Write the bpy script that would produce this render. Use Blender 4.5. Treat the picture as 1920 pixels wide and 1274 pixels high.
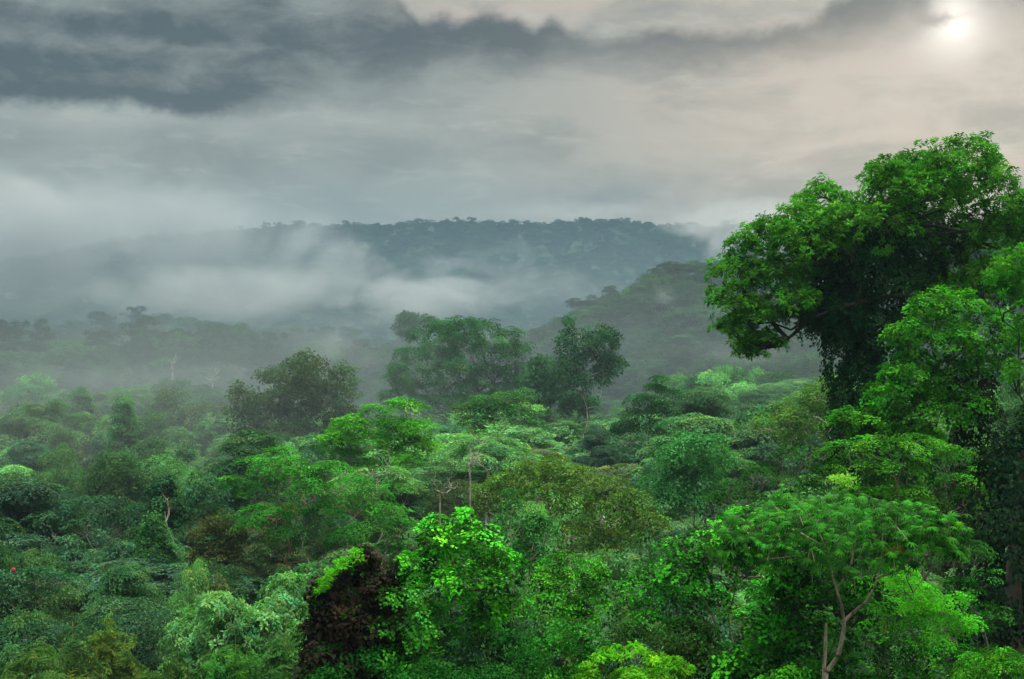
import bpy, math, random
import numpy as np
from mathutils import Vector

R = math.radians
scene = bpy.context.scene
col = scene.collection
for o in list(bpy.data.objects):
    bpy.data.objects.remove(o)

# ------------------------------------------------------------------ camera
FOC = 2667.0                       # focal length in pixels of the 1920 px wide photograph (50 mm on 36 mm)
cam_d = bpy.data.cameras.new("camera")
cam_d.sensor_width = 36.0
cam_d.lens = 50.0
cam_d.clip_start = 0.5
cam_d.clip_end = 9000.0
cam = bpy.data.objects.new("camera", cam_d)
cam.location = (0, 0, 0)
cam.rotation_euler = (R(90), 0, 0)
col.objects.link(cam)
scene.camera = cam

# ------------------------------------------------------------------ render settings
scene.view_settings.view_transform = 'Standard'
scene.view_settings.look = 'None'
scene.view_settings.exposure = 0.0
scene.view_settings.gamma = 1.0
cy = scene.cycles
cy.use_denoising = True
cy.use_adaptive_sampling = True
cy.adaptive_threshold = 0.02
cy.max_bounces = 3
cy.diffuse_bounces = 1
cy.glossy_bounces = 1
cy.transmission_bounces = 2
cy.volume_bounces = 1
cy.transparent_max_bounces = 4
cy.sample_clamp_indirect = 4.0
cy.volume_step_rate = 1.0
cy.volume_max_steps = 128

SUN_AZ = math.atan2(1790 - 960, FOC)
SUN_EL = math.atan2(637 - 42, math.hypot(FOC, 1790 - 960))

# ------------------------------------------------------------------ node expression helper
class NT:
    def __init__(self, tree):
        self.t = tree
        self.n = tree.nodes
        self.l = tree.links
    def new(self, kind, **kw):
        n = self.n.new(kind)
        for k, v in kw.items():
            setattr(n, k, v)
        return n
    def put(self, sock, v):
        if hasattr(v, 'is_linked') or isinstance(v, bpy.types.NodeSocket):
            self.l.new(v, sock)
        elif isinstance(v, (tuple, list)) and len(v) == 3 and sock.type == 'RGBA':
            sock.default_value = (*v, 1)
        else:
            sock.default_value = v
    def m(self, op, a, b=0.0, c=None, clamp=False):
        n = self.n.new('ShaderNodeMath')
        n.operation = op
        n.use_clamp = clamp
        self.put(n.inputs[0], a)
        self.put(n.inputs[1], b)
        if c is not None:
            self.put(n.inputs[2], c)
        return n.outputs[0]
    def add(self, a, b): return self.m('ADD', a, b)
    def sub(self, a, b): return self.m('SUBTRACT', a, b)
    def mul(self, a, b): return self.m('MULTIPLY', a, b)
    def sm(self, v, lo, hi, to0=0.0, to1=1.0):
        n = self.n.new('ShaderNodeMapRange')
        n.interpolation_type = 'SMOOTHSTEP'
        self.put(n.inputs['Value'], v)
        self.put(n.inputs['From Min'], lo)
        self.put(n.inputs['From Max'], hi)
        self.put(n.inputs['To Min'], to0)
        self.put(n.inputs['To Max'], to1)
        return n.outputs[0]
    def lin(self, v, lo, hi, to0=0.0, to1=1.0):
        n = self.n.new('ShaderNodeMapRange')
        self.put(n.inputs['Value'], v)
        self.put(n.inputs['From Min'], lo)
        self.put(n.inputs['From Max'], hi)
        self.put(n.inputs['To Min'], to0)
        self.put(n.inputs['To Max'], to1)
        return n.outputs[0]
    def xyz(self, x, y, z):
        n = self.n.new('ShaderNodeCombineXYZ')
        self.put(n.inputs[0], x); self.put(n.inputs[1], y); self.put(n.inputs[2], z)
        return n.outputs[0]
    def noise(self, vec, scale, detail=4.0, rough=0.55, dist=0.0):
        n = self.n.new('ShaderNodeTexNoise')
        self.put(n.inputs['Vector'], vec)
        n.inputs['Scale'].default_value = scale
        n.inputs['Detail'].default_value = detail
        n.inputs['Roughness'].default_value = rough
        n.inputs['Distortion'].default_value = dist
        return n.outputs['Fac']
    def mix(self, f, a, b, blend='MIX'):
        n = self.n.new('ShaderNodeMix')
        n.data_type = 'RGBA'
        n.blend_type = blend
        n.clamp_factor = True
        self.put(n.inputs[0], f)
        self.put(n.inputs[6], a)
        self.put(n.inputs[7], b)
        return n.outputs[2]
    def curve(self, v, pts):
        # pts: list of (v, y) both already within 0..1
        n = self.n.new('ShaderNodeFloatCurve')
        c = n.mapping.curves[0]
        pts = sorted(pts)
        while len(c.points) < len(pts):
            c.points.new(0.5, 0.5)
        for p, (x, y) in zip(c.points, pts):
            p.location = (x, y)
            p.handle_type = 'AUTO'
        n.mapping.update()
        self.put(n.inputs['Value'], v)
        return n.outputs[0]

def lin8(r, g, b, k=1.0):
    f = lambda c: ((c / 255 + 0.055) / 1.055) ** 2.4 if c > 10 else c / 255 / 12.92
    return (f(r) * k, f(g) * k, f(b) * k)

# ------------------------------------------------------------------ world: overcast tropical sky
world = bpy.data.worlds.new("World")
scene.world = world
world.use_nodes = True
wt = world.node_tree
wt.nodes.clear()
S = NT(wt)
tc = S.new('ShaderNodeTexCoord').outputs['Generated']
sp = S.new('ShaderNodeSeparateXYZ')
wt.links.new(tc, sp.inputs[0])
DX, DY, DZ = sp.outputs
U = S.m('ARCTAN2', DX, DY)               # azimuth, 0 straight ahead
V = S.m('ARCSINE', DZ)                   # elevation
def au(px): return math.atan((px - 960) / FOC)
def av(py): return math.atan((637 - py) / FOC)
uv = S.xyz(U, V, 0.0)
# domain warp so that every cloud edge is billowy
w1 = S.noise(S.xyz(S.mul(U, 1.0), S.mul(V, 1.6), 3.1), 14.0, 6.0, 0.6)
w2 = S.noise(S.xyz(S.mul(U, 1.0), S.mul(V, 1.6), 7.7), 14.0, 6.0, 0.6)
w3 = S.noise(S.xyz(U, S.mul(V, 1.3), 1.7), 46.0, 5.0, 0.6)
UW = S.add(U, S.mul(S.sub(w1, 0.5), 0.032))
VW = S.add(V, S.add(S.mul(S.sub(w2, 0.5), 0.015), S.mul(S.sub(w3, 0.5), 0.016)))
U01 = S.lin(UW, -0.6, 0.6)
def edge(pts):
    c = S.curve(U01, [((au(px) + 0.6) / 1.2, av(py) / 0.35) for px, py in pts])
    return S.mul(c, 0.35)
def blob(px, py, rx, ry, amp, warp=True):
    a = S.m('DIVIDE', S.sub(UW if warp else U, au(px)), rx / FOC)
    b = S.m('DIVIDE', S.sub(VW if warp else V, av(py)), ry / FOC)
    d2 = S.add(S.mul(a, a), S.mul(b, b))
    return S.mul(S.m('POWER', 2.71828, S.mul(d2, -1.0)), amp)
def total(parts):
    r = parts[0]
    for p in parts[1:]:
        r = S.add(r, p)
    return r
# base veil of high cloud: grey green on the left, warm beige towards the sun
warm = S.sm(S.add(UW, S.mul(V, 0.55)), -0.02, 0.32)
warm = S.m('MAXIMUM', warm, S.mul(S.sm(VW, av(120), av(0)), S.sm(U, au(560), au(900))))
SKY_L = lin8(149, 160, 159)
SKY_R = lin8(190, 181, 172)
base = S.mix(warm, SKY_L, SKY_R)
veil = S.noise(S.xyz(U, S.mul(V, 2.6), 0.4), 9.0, 7.0, 0.58, 0.4)
veil2 = S.noise(S.xyz(U, S.mul(V, 3.4), 5.4), 26.0, 6.0, 0.6, 0.3)
base = S.mix(S.mul(S.sm(veil, 0.42, 0.66), 0.62), base, lin8(122, 133, 135))
base = S.mix(S.mul(S.sm(veil2, 0.5, 0.74), 0.34), base, lin8(196, 200, 194))
# big slate cloud deck with cumulus heads
topA = edge([(-600, -300), (600, -160), (700, -60), (745, -25), (765, 2), (795, 30), (815, 24), (832, 16), (858, 27), (880, 22), (905, 17),
             (948, 16), (970, 26), (990, 40), (1008, 33), (1026, 26), (1048, 36), (1066, 52), (1092, 62), (1120, 70), (1200, 62), (1230, 53),
             (1285, 62), (1390, 64), (1480, 52), (1530, 46), (1575, 14), (1640, -14), (1740, -30), (1830, -10), (2400, -40)])
botA = edge([(-600, 240), (0, 220), (100, 213), (250, 214), (345, 229), (405, 226), (450, 212), (520, 206), (565, 190), (640, 172), (760, 150),
             (840, 128), (900, 140), (965, 140), (1010, 118), (1100, 102), (1200, 108), (1280, 118), (1400, 112), (1480, 106), (1560, 90),
             (1650, 82), (1740, 66), (1840, 60), (2400, 70)])
softb = S.sm(U, au(300), au(700), 0.006, 0.024)
inA = S.mul(S.sm(S.sub(VW, botA), S.mul(softb, -1.0), softb), S.sm(S.sub(topA, VW), -0.003, 0.010))
dens = total([blob(420, 85, 330, 32, 0.30), blob(110, 150, 240, 40, 0.35), blob(250, 205, 330, 26, 0.35), blob(420, 200, 130, 30, 0.25),
              blob(880, 70, 230, 55, 0.12), blob(1040, 66, 60, 45, 0.45), blob(900, 50, 120, 40, 0.25), blob(1330, 92, 230, 28, 0.85), blob(1600, 60, 150, 30, 0.5), blob(1670, 36, 80, 44, 0.8),
              blob(700, 130, 160, 26, 0.12),
              blob(110, 10, 240, 32, -0.45), blob(230, 103, 190, 13, -0.30), blob(600, 20, 70, 40, -0.35), blob(560, 130, 260, 18, -0.16),
              blob(1130, 82, 80, 22, -0.15), blob(1790, 40, 40, 40, -0.5)])
cnoise = S.noise(S.xyz(U, S.mul(V, 2.2), 11.0), 20.0, 7.0, 0.6, 0.3)
dens = S.add(S.add(dens, 0.66), S.mul(S.sub(cnoise, 0.5), 1.6))
facA = S.mul(inA, S.m('MINIMUM', S.m('MAXIMUM', dens, 0.14), 0.96))
wisp = total([blob(1420, 26, 210, 16, 0.50), blob(1230, 24, 60, 7, 0.35)])
low = total([blob(1150, 355, 120, 34, 0.55), blob(1060, 372, 120, 14, 0.3), blob(740, 290, 70, 32, 0.34), blob(640, 380, 70, 40, 0.35),
             blob(900, 290, 150, 24, 0.16), blob(1330, 330, 60, 50, 0.18), blob(420, 400, 120, 26, 0.2)])
low = S.mul(low, S.sm(cnoise, 0.25, 0.6, 0.4, 1.15))
bright = total([blob(1080, 398, 140, 13, 0.5), blob(150, 240, 260, 26, 0.35), blob(620, 215, 200, 30, 0.25), blob(880, 160, 150, 26, 0.2)])
sky = S.mix(low, base, lin8(116, 132, 138))
sky = S.mix(bright, sky, lin8(190, 196, 192))
sky = S.mix(wisp, sky, lin8(140, 148, 148))
DARK = lin8(72, 88, 97)
sky = S.mix(facA, sky, DARK)
# the sun, veiled by cloud
SD = Vector((math.sin(SUN_AZ) * math.cos(SUN_EL), math.cos(SUN_AZ) * math.cos(SUN_EL), math.sin(SUN_EL)))
sdot = S.new('ShaderNodeVectorMath', operation='DISTANCE')
wt.links.new(tc, sdot.inputs[0])
sdot.inputs[1].default_value = SD
ds = sdot.outputs['Value']
def g(w): 
    q = S.m('DIVIDE', ds, w)
    return S.m('POWER', 2.71828, S.mul(S.mul(q, q), -1.0))
def ge(w): return S.m('POWER', 2.71828, S.m('DIVIDE', ds, -w))
glow = S.add(S.add(S.mul(ge(0.013), 0.80), S.mul(g(0.020), 0.16)), S.mul(ge(0.07), 0.085))
glow = S.mul(glow, S.sub(1.0, S.mul(S.add(blob(1768, 62, 34, 9, 0.7), blob(1722, 40, 26, 30, 0.5)), 1.0)))
sunc = S.mix(1.0, S.xyz(glow, glow, glow), (1.0, 0.965, 0.92), 'MULTIPLY')
sky = S.mix(1.0, sky, sunc, 'ADD')
# overcast dome, unseen part shaped for the light: much brighter overhead than at the horizon
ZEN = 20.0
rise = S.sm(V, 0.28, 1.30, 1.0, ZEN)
back = S.sm(DY, 0.5, -0.3)                       # mask of the unseen half of the sky behind the viewpoint
rise = S.mul(rise, S.sub(1.0, S.mul(S.mul(back, S.sm(V, 1.0, 0.5)), 0.62)))   # unseen sky low behind the viewpoint, darkened to deepen foliage contrast
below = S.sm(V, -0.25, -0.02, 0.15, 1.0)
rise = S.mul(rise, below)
bg = S.new('ShaderNodeBackground')
wt.links.new(sky, bg.inputs['Color'])
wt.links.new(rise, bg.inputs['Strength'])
nish = S.new('ShaderNodeTexSky')
nish.sky_type = 'NISHITA'
nish.sun_disc = False
nish.sun_elevation = SUN_EL
nish.sun_rotation = SUN_AZ
bgn = S.new('ShaderNodeBackground')
bgn.inputs['Strength'].default_value = 0.08
wt.links.new(nish.outputs[0], bgn.inputs['Color'])
msh = S.new('ShaderNodeMixShader')
msh.inputs[0].default_value = 0.95
wt.links.new(bgn.outputs[0], msh.inputs[1])
wt.links.new(bg.outputs[0], msh.inputs[2])
wo = S.new('ShaderNodeOutputWorld')
wt.links.new(msh.outputs[0], wo.inputs['Surface'])
world.cycles.sampling_method = 'MANUAL'
world.cycles.sample_map_resolution = 512

# ------------------------------------------------------------------ sun (veiled, soft)
sl = bpy.data.lights.new("sun", 'SUN')
sl.energy = 0.9
sl.angle = R(14)
sl.color = (1.0, 0.93, 0.84)
sun = bpy.data.objects.new("sun", sl)
sun.rotation_euler = (-SD).to_track_quat('-Z', 'Y').to_euler()
col.objects.link(sun)

# ------------------------------------------------------------------ materials
def new_mat(name):
    m = bpy.data.materials.new(name)
    m.use_nodes = True
    m.node_tree.nodes.clear()
    return m, NT(m.node_tree)

def leaf_material(name, instanced=False, transl=0.28, rough=0.55):
    m, N = new_mat(name)
    at = N.new('ShaderNodeAttribute', attribute_name='tint')
    if instanced:
        ob = N.new('ShaderNodeAttribute', attribute_name='hue', attribute_type='INSTANCER').outputs['Color']
    else:
        ob = N.new('ShaderNodeObjectInfo').outputs['Color']
    c = N.mix(1.0, ob, at.outputs['Color'], 'MULTIPLY')
    p = N.new('ShaderNodeBsdfPrincipled')
    p.inputs['Roughness'].default_value = rough
    p.inputs['Specular IOR Level'].default_value = 0.035
    N.put(p.inputs['Base Color'], c)
    tr = N.new('ShaderNodeBsdfTranslucent')
    ct = N.mix(1.0, c, (0.9, 1.5, 0.35), 'MULTIPLY')
    N.put(tr.inputs['Color'], ct)
    mx = N.new('ShaderNodeMixShader')
    mx.inputs[0].default_value = transl
    N.l.new(p.outputs[0], mx.inputs[1])
    N.l.new(tr.outputs[0], mx.inputs[2])
    out = N.new('ShaderNodeOutputMaterial')
    N.l.new(mx.outputs[0], out.inputs['Surface'])
    return m

def bark_material(name, c1, c2, scale=3.0):
    m, N = new_mat(name)
    t = N.new('ShaderNodeTexCoord').outputs['Object']
    mp = N.new('ShaderNodeMapping')
    mp.inputs['Scale'].default_value = (1, 1, 0.35)
    N.l.new(t, mp.inputs[0])
    n1 = N.noise(mp.outputs[0], scale, 6.0, 0.65, 0.4)
    n2 = N.noise(t, scale * 0.35, 3.0, 0.5)
    c = N.mix(N.sm(n1, 0.35, 0.65), c1, c2)
    c = N.mix(N.sm(n2, 0.52, 0.7, 0.0, 0.6), c, (0.05, 0.075, 0.03))
    p = N.new('ShaderNodeBsdfPrincipled')
    p.inputs['Roughness'].default_value = 0.85
    N.put(p.inputs['Base Color'], c)
    b = N.new('ShaderNodeBump')
    b.inputs['Strength'].default_value = 0.6
    b.inputs['Distance'].default_value = 0.05
    N.l.new(n1, b.inputs['Height'])
    N.l.new(b.outputs[0], p.inputs['Normal'])
    out = N.new('ShaderNodeOutputMaterial')
    N.l.new(p.outputs[0], out.inputs['Surface'])
    return m

M_LEAF = leaf_material('leaf')
M_LEAF_FAR = leaf_material('leaf_far', instanced=True)
M_GLOSS = leaf_material('glossy_leaf', transl=0.18, rough=0.40)
M_BARK = bark_material('bark', (0.10, 0.075, 0.05), (0.045, 0.034, 0.025))
M_PALE = bark_material('pale_bark', (0.50, 0.46, 0.38), (0.24, 0.20, 0.15))
M_GREY = bark_material('grey_bark', (0.20, 0.18, 0.14), (0.09, 0.08, 0.06))
M_DARK = bark_material('dark_bark', (0.045, 0.036, 0.026), (0.020, 0.017, 0.012))
M_STEM = bark_material('mottled_stem', (0.42, 0.36, 0.25), (0.15, 0.12, 0.07), 5.0)
M_DEADWOOD = bark_material('dead_wood', (0.33, 0.31, 0.26), (0.17, 0.15, 0.12))
M_RUST = bark_material('rust_bark', (0.26, 0.12, 0.06), (0.16, 0.13, 0.09))
M_CANE = bark_material('cane', (0.30, 0.24, 0.06), (0.16, 0.17, 0.04))

def ground_material():
    m, N = new_mat('forest_floor')
    t = N.new('ShaderNodeTexCoord').outputs['Object']
    n1 = N.noise(t, 0.12, 8.0, 0.65)
    n2 = N.noise(t, 1.5, 6.0, 0.7)
    c = N.mix(N.sm(n1, 0.35, 0.65), (0.012, 0.030, 0.010), (0.022, 0.050, 0.014))
    c = N.mix(N.sm(n2, 0.55, 0.75, 0.0, 0.7), c, (0.035, 0.026, 0.014))
    p = N.new('ShaderNodeBsdfPrincipled')
    p.inputs['Roughness'].default_value = 0.95
    N.put(p.inputs['Base Color'], c)
    b = N.new('ShaderNodeBump')
    b.inputs['Distance'].default_value = 0.6
    N.l.new(n2, b.inputs['Height'])
    N.l.new(b.outputs[0], p.inputs['Normal'])
    out = N.new('ShaderNodeOutputMaterial')
    N.l.new(p.outputs[0], out.inputs['Surface'])
    return m
M_GROUND = ground_material()

# ------------------------------------------------------------------ helpers
def P(px, py, D):
    return np.array([(px - 960) / FOC * D, D, (637 - py) / FOC * D])

def tag(o, label=None, cat=None, group=None, kind=None):
    if label: o['label'] = label
    if cat: o['category'] = cat
    if group: o['group'] = group
    if kind: o['kind'] = kind
    return o

def mesh_from(name, pieces):
    """pieces: list of (verts Nx3, faces Fx3 or Fx4 int, tint Nx3 or None, material)"""
    V_, L_, S_, T_, M_, C_ = [], [], [], [], [], []
    mats, off = [], 0
    smooth = []
    for v, f, c, mat in pieces:
        if len(v) == 0: continue
        if mat not in mats: mats.append(mat)
        k = f.shape[1]
        V_.append(v); L_.append((f + off).ravel()); T_.append(np.full(len(f), k, np.int32))
        M_.append(np.full(len(f), mats.index(mat), np.int32))
        C_.append(np.ones((len(v), 3), np.float32) if c is None else c)
        smooth.append(np.full(len(f), c is None, bool))
        off += len(v)
    v = np.concatenate(V_).astype(np.float32); l = np.concatenate(L_).astype(np.int32)
    tot = np.concatenate(T_); st = np.concatenate([[0], np.cumsum(tot)[:-1]]).astype(np.int32)
    me = bpy.data.meshes.new(name)
    me.vertices.add(len(v)); me.vertices.foreach_set('co', v.ravel())
    me.loops.add(len(l)); me.loops.foreach_set('vertex_index', l)
    me.polygons.add(len(tot)); me.polygons.foreach_set('loop_start', st)
    me.polygons.foreach_set('material_index', np.concatenate(M_))
    me.polygons.foreach_set('use_smooth', np.concatenate(smooth))
    a = me.attributes.new('tint', 'FLOAT_COLOR', 'POINT')
    c = np.concatenate(C_).astype(np.float32)
    a.data.foreach_set('color', np.concatenate([c, np.ones((len(c), 1), np.float32)], 1).ravel())
    for m in mats: me.materials.append(m)
    me.update(calc_edges=True)
    return me

def link(name, me, parent=None, color=None):
    o = bpy.data.objects.new(name, me)
    col.objects.link(o)
    if parent: o.parent = parent
    if color: o.color = (*color, 1)
    return o

def tube(pts, radii, sides=7):
    pts = np.asarray(pts, float); radii = np.asarray(radii, float)
    n = len(pts)
    tg = np.gradient(pts, axis=0)
    tg /= np.linalg.norm(tg, axis=1)[:, None] + 1e-9
    ref = np.where(np.abs(tg[:, 2:3]) > 0.9, np.array([[1.0, 0, 0]]), np.array([[0, 0, 1.0]]))
    s = np.cross(tg, ref); s /= np.linalg.norm(s, axis=1)[:, None] + 1e-9
    t = np.cross(tg, s)
    a = np.linspace(0, 2 * math.pi, sides, endpoint=False)
    ring = pts[:, None, :] + radii[:, None, None] * (np.cos(a)[None, :, None] * s[:, None, :] + np.sin(a)[None, :, None] * t[:, None, :])
    v = ring.reshape(-1, 3)
    i = np.arange(n - 1)[:, None] * sides; j = np.arange(sides)[None, :]; k = (j + 1) % sides
    f = np.stack([i + j, i + k, i + sides + k, i + sides + j], -1).reshape(-1, 4)
    return v, f

def wiggle(a, b, n, amp, rng, sag=0.0):
    a = np.asarray(a, float); b = np.asarray(b, float)
    t = np.linspace(0, 1, n)[:, None]
    p = a + (b - a) * t
    L = np.linalg.norm(b - a)
    off = np.cumsum(rng.normal(0, 1, (n, 3)), 0)
    off -= off[0] + (off[-1] - off[0]) * t
    p = p + off * amp * L / n
    p[:, 2] += sag * L * (4 * t[:, 0] * (1 - t[:, 0]))
    return p

# ------------------------------------------------------------------ leaf clumps (unit radius)
def nrm(a): return a / (np.linalg.norm(a, axis=-1, keepdims=True) + 1e-9)
UP = np.array([0, 0, 1.0])

def leaves(base, d, n, L, W, fold=0.12, droop=0.15, rng=None):
    """diamond shaped, folded, drooping leaves -> verts (k*4,3)"""
    d = nrm(d); n = nrm(n - (n * d).sum(-1, keepdims=True) * d)
    s = np.cross(d, n)
    L = L[:, None]; W = W[:, None]
    mid = base + d * L * 0.42
    l = mid + s * W + n * fold * W * 2
    r = mid - s * W + n * fold * W * 2
    tip = base + d * L - UP * L * droop
    return np.stack([base, l, tip, r], 1).reshape(-1, 3)

def t_rosette(rng, n=26):
    az = rng.uniform(0, 6.283, n); el = rng.uniform(-0.45, 0.75, n)
    d = np.stack([np.cos(az) * np.cos(el), np.sin(az) * np.cos(el), np.sin(el)], 1)
    r0 = rng.uniform(0.05, 0.5, n)
    base = d * r0[:, None]; base[:, 2] -= 0.25 * r0
    return leaves(base, d, np.tile(UP, (n, 1)) + rng.normal(0, .25, (n, 3)), rng.uniform(.42, .66, n), rng.uniform(.09, .15, n), droop=.22)

def t_tuft(rng, n=34):
    p = nrm(rng.normal(0, 1, (n, 3))) * (rng.uniform(0.15, 1, n) ** 0.5)[:, None] * 0.85
    p[:, 2] *= 0.6
    d = nrm(p) * 0.8 + rng.normal(0, .6, (n, 3)); d[:, 2] -= 0.15
    return leaves(p, d, np.tile(UP, (n, 1)) * 0.9 + nrm(p) * .5 + rng.normal(0, .35, (n, 3)), rng.uniform(.28, .46, n), rng.uniform(.08, .14, n), droop=.12)

def t_spray(rng, n=48):
    """flat feathery spray of pinnate leaves"""
    k = 6
    az = (np.arange(n) % k) / k * 6.283 + rng.normal(0, .2, n)
    r = rng.uniform(0.1, 0.95, n)
    ax = np.stack([np.cos(az), np.sin(az), np.zeros(n)], 1)
    side = np.stack([-np.sin(az), np.cos(az), np.zeros(n)], 1) * np.where(rng.random(n) < .5, 1, -1)[:, None]
    base = ax * r[:, None]; base[:, 2] += 0.12 - 0.25 * r ** 2 + rng.normal(0, .05, n)
    d = ax * 0.6 + side
    return leaves(base, d, np.tile(UP, (n, 1)) + rng.normal(0, .2, (n, 3)), rng.uniform(.22, .36, n), rng.uniform(.06, .1, n), droop=.18)

def t_vine(rng, n=26):
    """overlapping heart shaped leaves hanging flat against a surface; local z is outwards, local y is up"""
    xy = rng.uniform(-0.9, 0.9, (n, 2))
    base = np.stack([xy[:, 0], xy[:, 1], rng.uniform(-.15, .2, n)], 1)
    d = np.stack([rng.normal(0, .35, n), -np.ones(n), rng.uniform(-.1, .5, n)], 1)
    nn = np.stack([rng.normal(0, .35, n), rng.normal(.45, .35, n), np.ones(n)], 1)
    return leaves(base, d, nn, rng.uniform(.3, .5, n), rng.uniform(.13, .21, n), droop=0.0, fold=.2)

def t_frond(rng, n=40):
    """arching bamboo / grass plume with long narrow leaves"""
    t = rng.uniform(0, 1, n)
    base = np.stack([t * 1.1 - .2, rng.normal(0, .12, n), 0.45 * t - 0.75 * t ** 2], 1)
    d = np.stack([rng.uniform(.2, 1, n), rng.normal(0, .7, n), -rng.uniform(.1, 1.0, n)], 1)
    return leaves(base, d, np.tile(UP, (n, 1)) + rng.normal(0, .4, (n, 3)), rng.uniform(.28, .5, n), rng.uniform(.03, .055, n), droop=.1)

def t_fan(rng, n=11):
    """palmate umbrella leaf made of drooping leaflets"""
    az = np.arange(n) / n * 6.283 + rng.normal(0, .06, n)
    el = rng.uniform(0.0, 0.18, n)
    d = np.stack([np.cos(az) * np.cos(el), np.sin(az) * np.cos(el), np.sin(el)], 1)
    L = rng.uniform(.8, 1.0, n); W = rng.uniform(.075, .10, n)
    s = np.stack([-np.sin(az), np.cos(az), np.zeros(n)], 1)
    q = []
    for a, b, wa, wb in ((0.04, .45, .25, 1.0), (.45, .78, 1.0, .8), (.78, 1.0, .8, .12)):
        def at(t, w, sg):
            p = d * (L * t)[:, None] + s * (W * w * sg)[:, None]
            p[:, 2] -= 0.60 * t ** 2.0 * L
            p[:, 2] -= abs(w) * 0.03
            return p
        q.append(np.stack([at(a, wa, 1), at(b, wb, 1), at(b, wb, -1), at(a, wa, -1)], 1).reshape(-1, 3))
    return np.concatenate(q)

def t_shell(rng, n=30):
    """close, small leaved clothing of a dense crown: leaves lie over one another like shingles"""
    xy = rng.normal(0, .5, (n, 2))
    base = np.stack([xy[:, 0], xy[:, 1], .3 - .35 * (xy ** 2).sum(1) + rng.normal(0, .08, n)], 1)
    d = np.stack([xy[:, 0] + rng.normal(0, .5, n), xy[:, 1] + rng.normal(0, .5, n), rng.uniform(-.6, .2, n)], 1)
    return leaves(base, d, np.tile(UP, (n, 1)) + rng.normal(0, .45, (n, 3)), rng.uniform(.24, .4, n), rng.uniform(.08, .13, n), droop=.15)

_tr = np.random.default_rng(5)
TEMPL = {k: [f(_tr) for _ in range(10)] for k, f in dict(rosette=t_rosette, tuft=t_tuft, spray=t_spray, vine=t_vine, frond=t_frond,
                                                       fan=t_fan, shell=t_shell).items()}

def scatter(kind, pos, axis, size, rng, bright=(0.72, 1.25), hue=0.10, leafvar=0.16, young=0.04, young_col=(1.9, 1.35, 1.1)):
    """place clump templates -> verts, quad faces, tint"""
    n = len(pos)
    if n == 0: return np.zeros((0, 3)), np.zeros((0, 4), int), np.zeros((0, 3))
    z = nrm(axis)
    if kind == 'vine':
        x = np.cross(np.tile(UP, (n, 1)), z) + rng.normal(0, .02, (n, 3))
    else:
        x = np.cross(rng.normal(0, 1, (n, 3)), z)
    x = nrm(x); y = np.cross(z, x)
    B = np.stack([x, y, z], 2)                       # columns
    cb = rng.uniform(bright[0], bright[1], n)
    if len(bright) > 2:          # random dark and bright clumps: shaded gaps and lit leaves put into colour
        cb = np.where(rng.random(n) < bright[2], rng.uniform(bright[0], bright[0] * 2.6, n), rng.uniform(bright[1] * .5, bright[1], n))
    ch = rng.normal(0, hue, n)
    cc = np.stack([cb * (1 + 1.6 * ch), cb, cb * (1 - ch)], 1)
    yg = rng.random(n) < young
    cc[yg] *= np.array(young_col)
    which = rng.integers(0, len(TEMPL[kind]), n)
    VV, CC = [], []
    for k in range(len(TEMPL[kind])):
        idx = np.where(which == k)[0]
        if len(idx) == 0: continue
        T = TEMPL[kind][k]
        v = np.einsum('nij,kj->nki', B[idx], T) * size[idx][:, None, None] + pos[idx][:, None, :]
        nl = len(T) // 4
        lv = rng.uniform(1 - leafvar, 1 + leafvar, (len(idx), nl, 1)) * cc[idx][:, None, :]
        VV.append(v.reshape(-1, 3)); CC.append(np.repeat(lv, 4, axis=1).reshape(-1, 3))
    v = np.concatenate(VV); c = np.concatenate(CC)
    f = np.arange(len(v)).reshape(-1, 4)
    return v, f, c

def crown_points(lobes, dens, rng, under=0.25, inner=0.25, ragged=0.16, upw=0.7):
    """clump positions and axes over the shells of a set of ellipsoid lobes [(c, (rx,ry,rz))]"""
    C = np.array([l[0] for l in lobes]); Q = np.array([l[1] for l in lobes])
    PP, AA = [], []
    for i in range(len(lobes)):
        r = Q[i]
        area = 4 * math.pi * ((((r[0] * r[1]) ** 1.6 + (r[0] * r[2]) ** 1.6 + (r[1] * r[2]) ** 1.6) / 3) ** (1 / 1.6))
        n = max(6, int(area * dens))
        d = nrm(rng.normal(0, 1, (n, 3)))
        keep = (d[:, 2] > -0.15) | (rng.random(n) < under)
        d = d[keep]; n = len(d)
        # lumpy shell
        ph = rng.uniform(0, 6.28, 6)
        lump = np.sin(3.1 * d[:, 0] + ph[0]) * np.sin(2.7 * d[:, 1] + ph[1]) + .6 * np.sin(5.3 * d[:, 0] + ph[2]) * np.sin(4.9 * d[:, 2] + ph[3])
        f = 1 + ragged * lump + rng.normal(0, .06, n)
        inn = rng.random(n) < inner
        f = np.where(inn, f * rng.uniform(.45, .9, n), f)
        p = C[i] + d * r * f[:, None]
        # drop what is buried deep in another lobe
        q = ((p[:, None, :] - C[None]) / Q[None])
        dd = np.sqrt((q ** 2).sum(-1)); dd[:, i] = 9
        ok = dd.min(1) > 0.62
        PP.append(p[ok]); AA.append((nrm(d / r) * 1.0 + UP * upw + rng.normal(0, .25, d.shape))[ok])
    return np.concatenate(PP), np.concatenate(AA)

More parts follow.
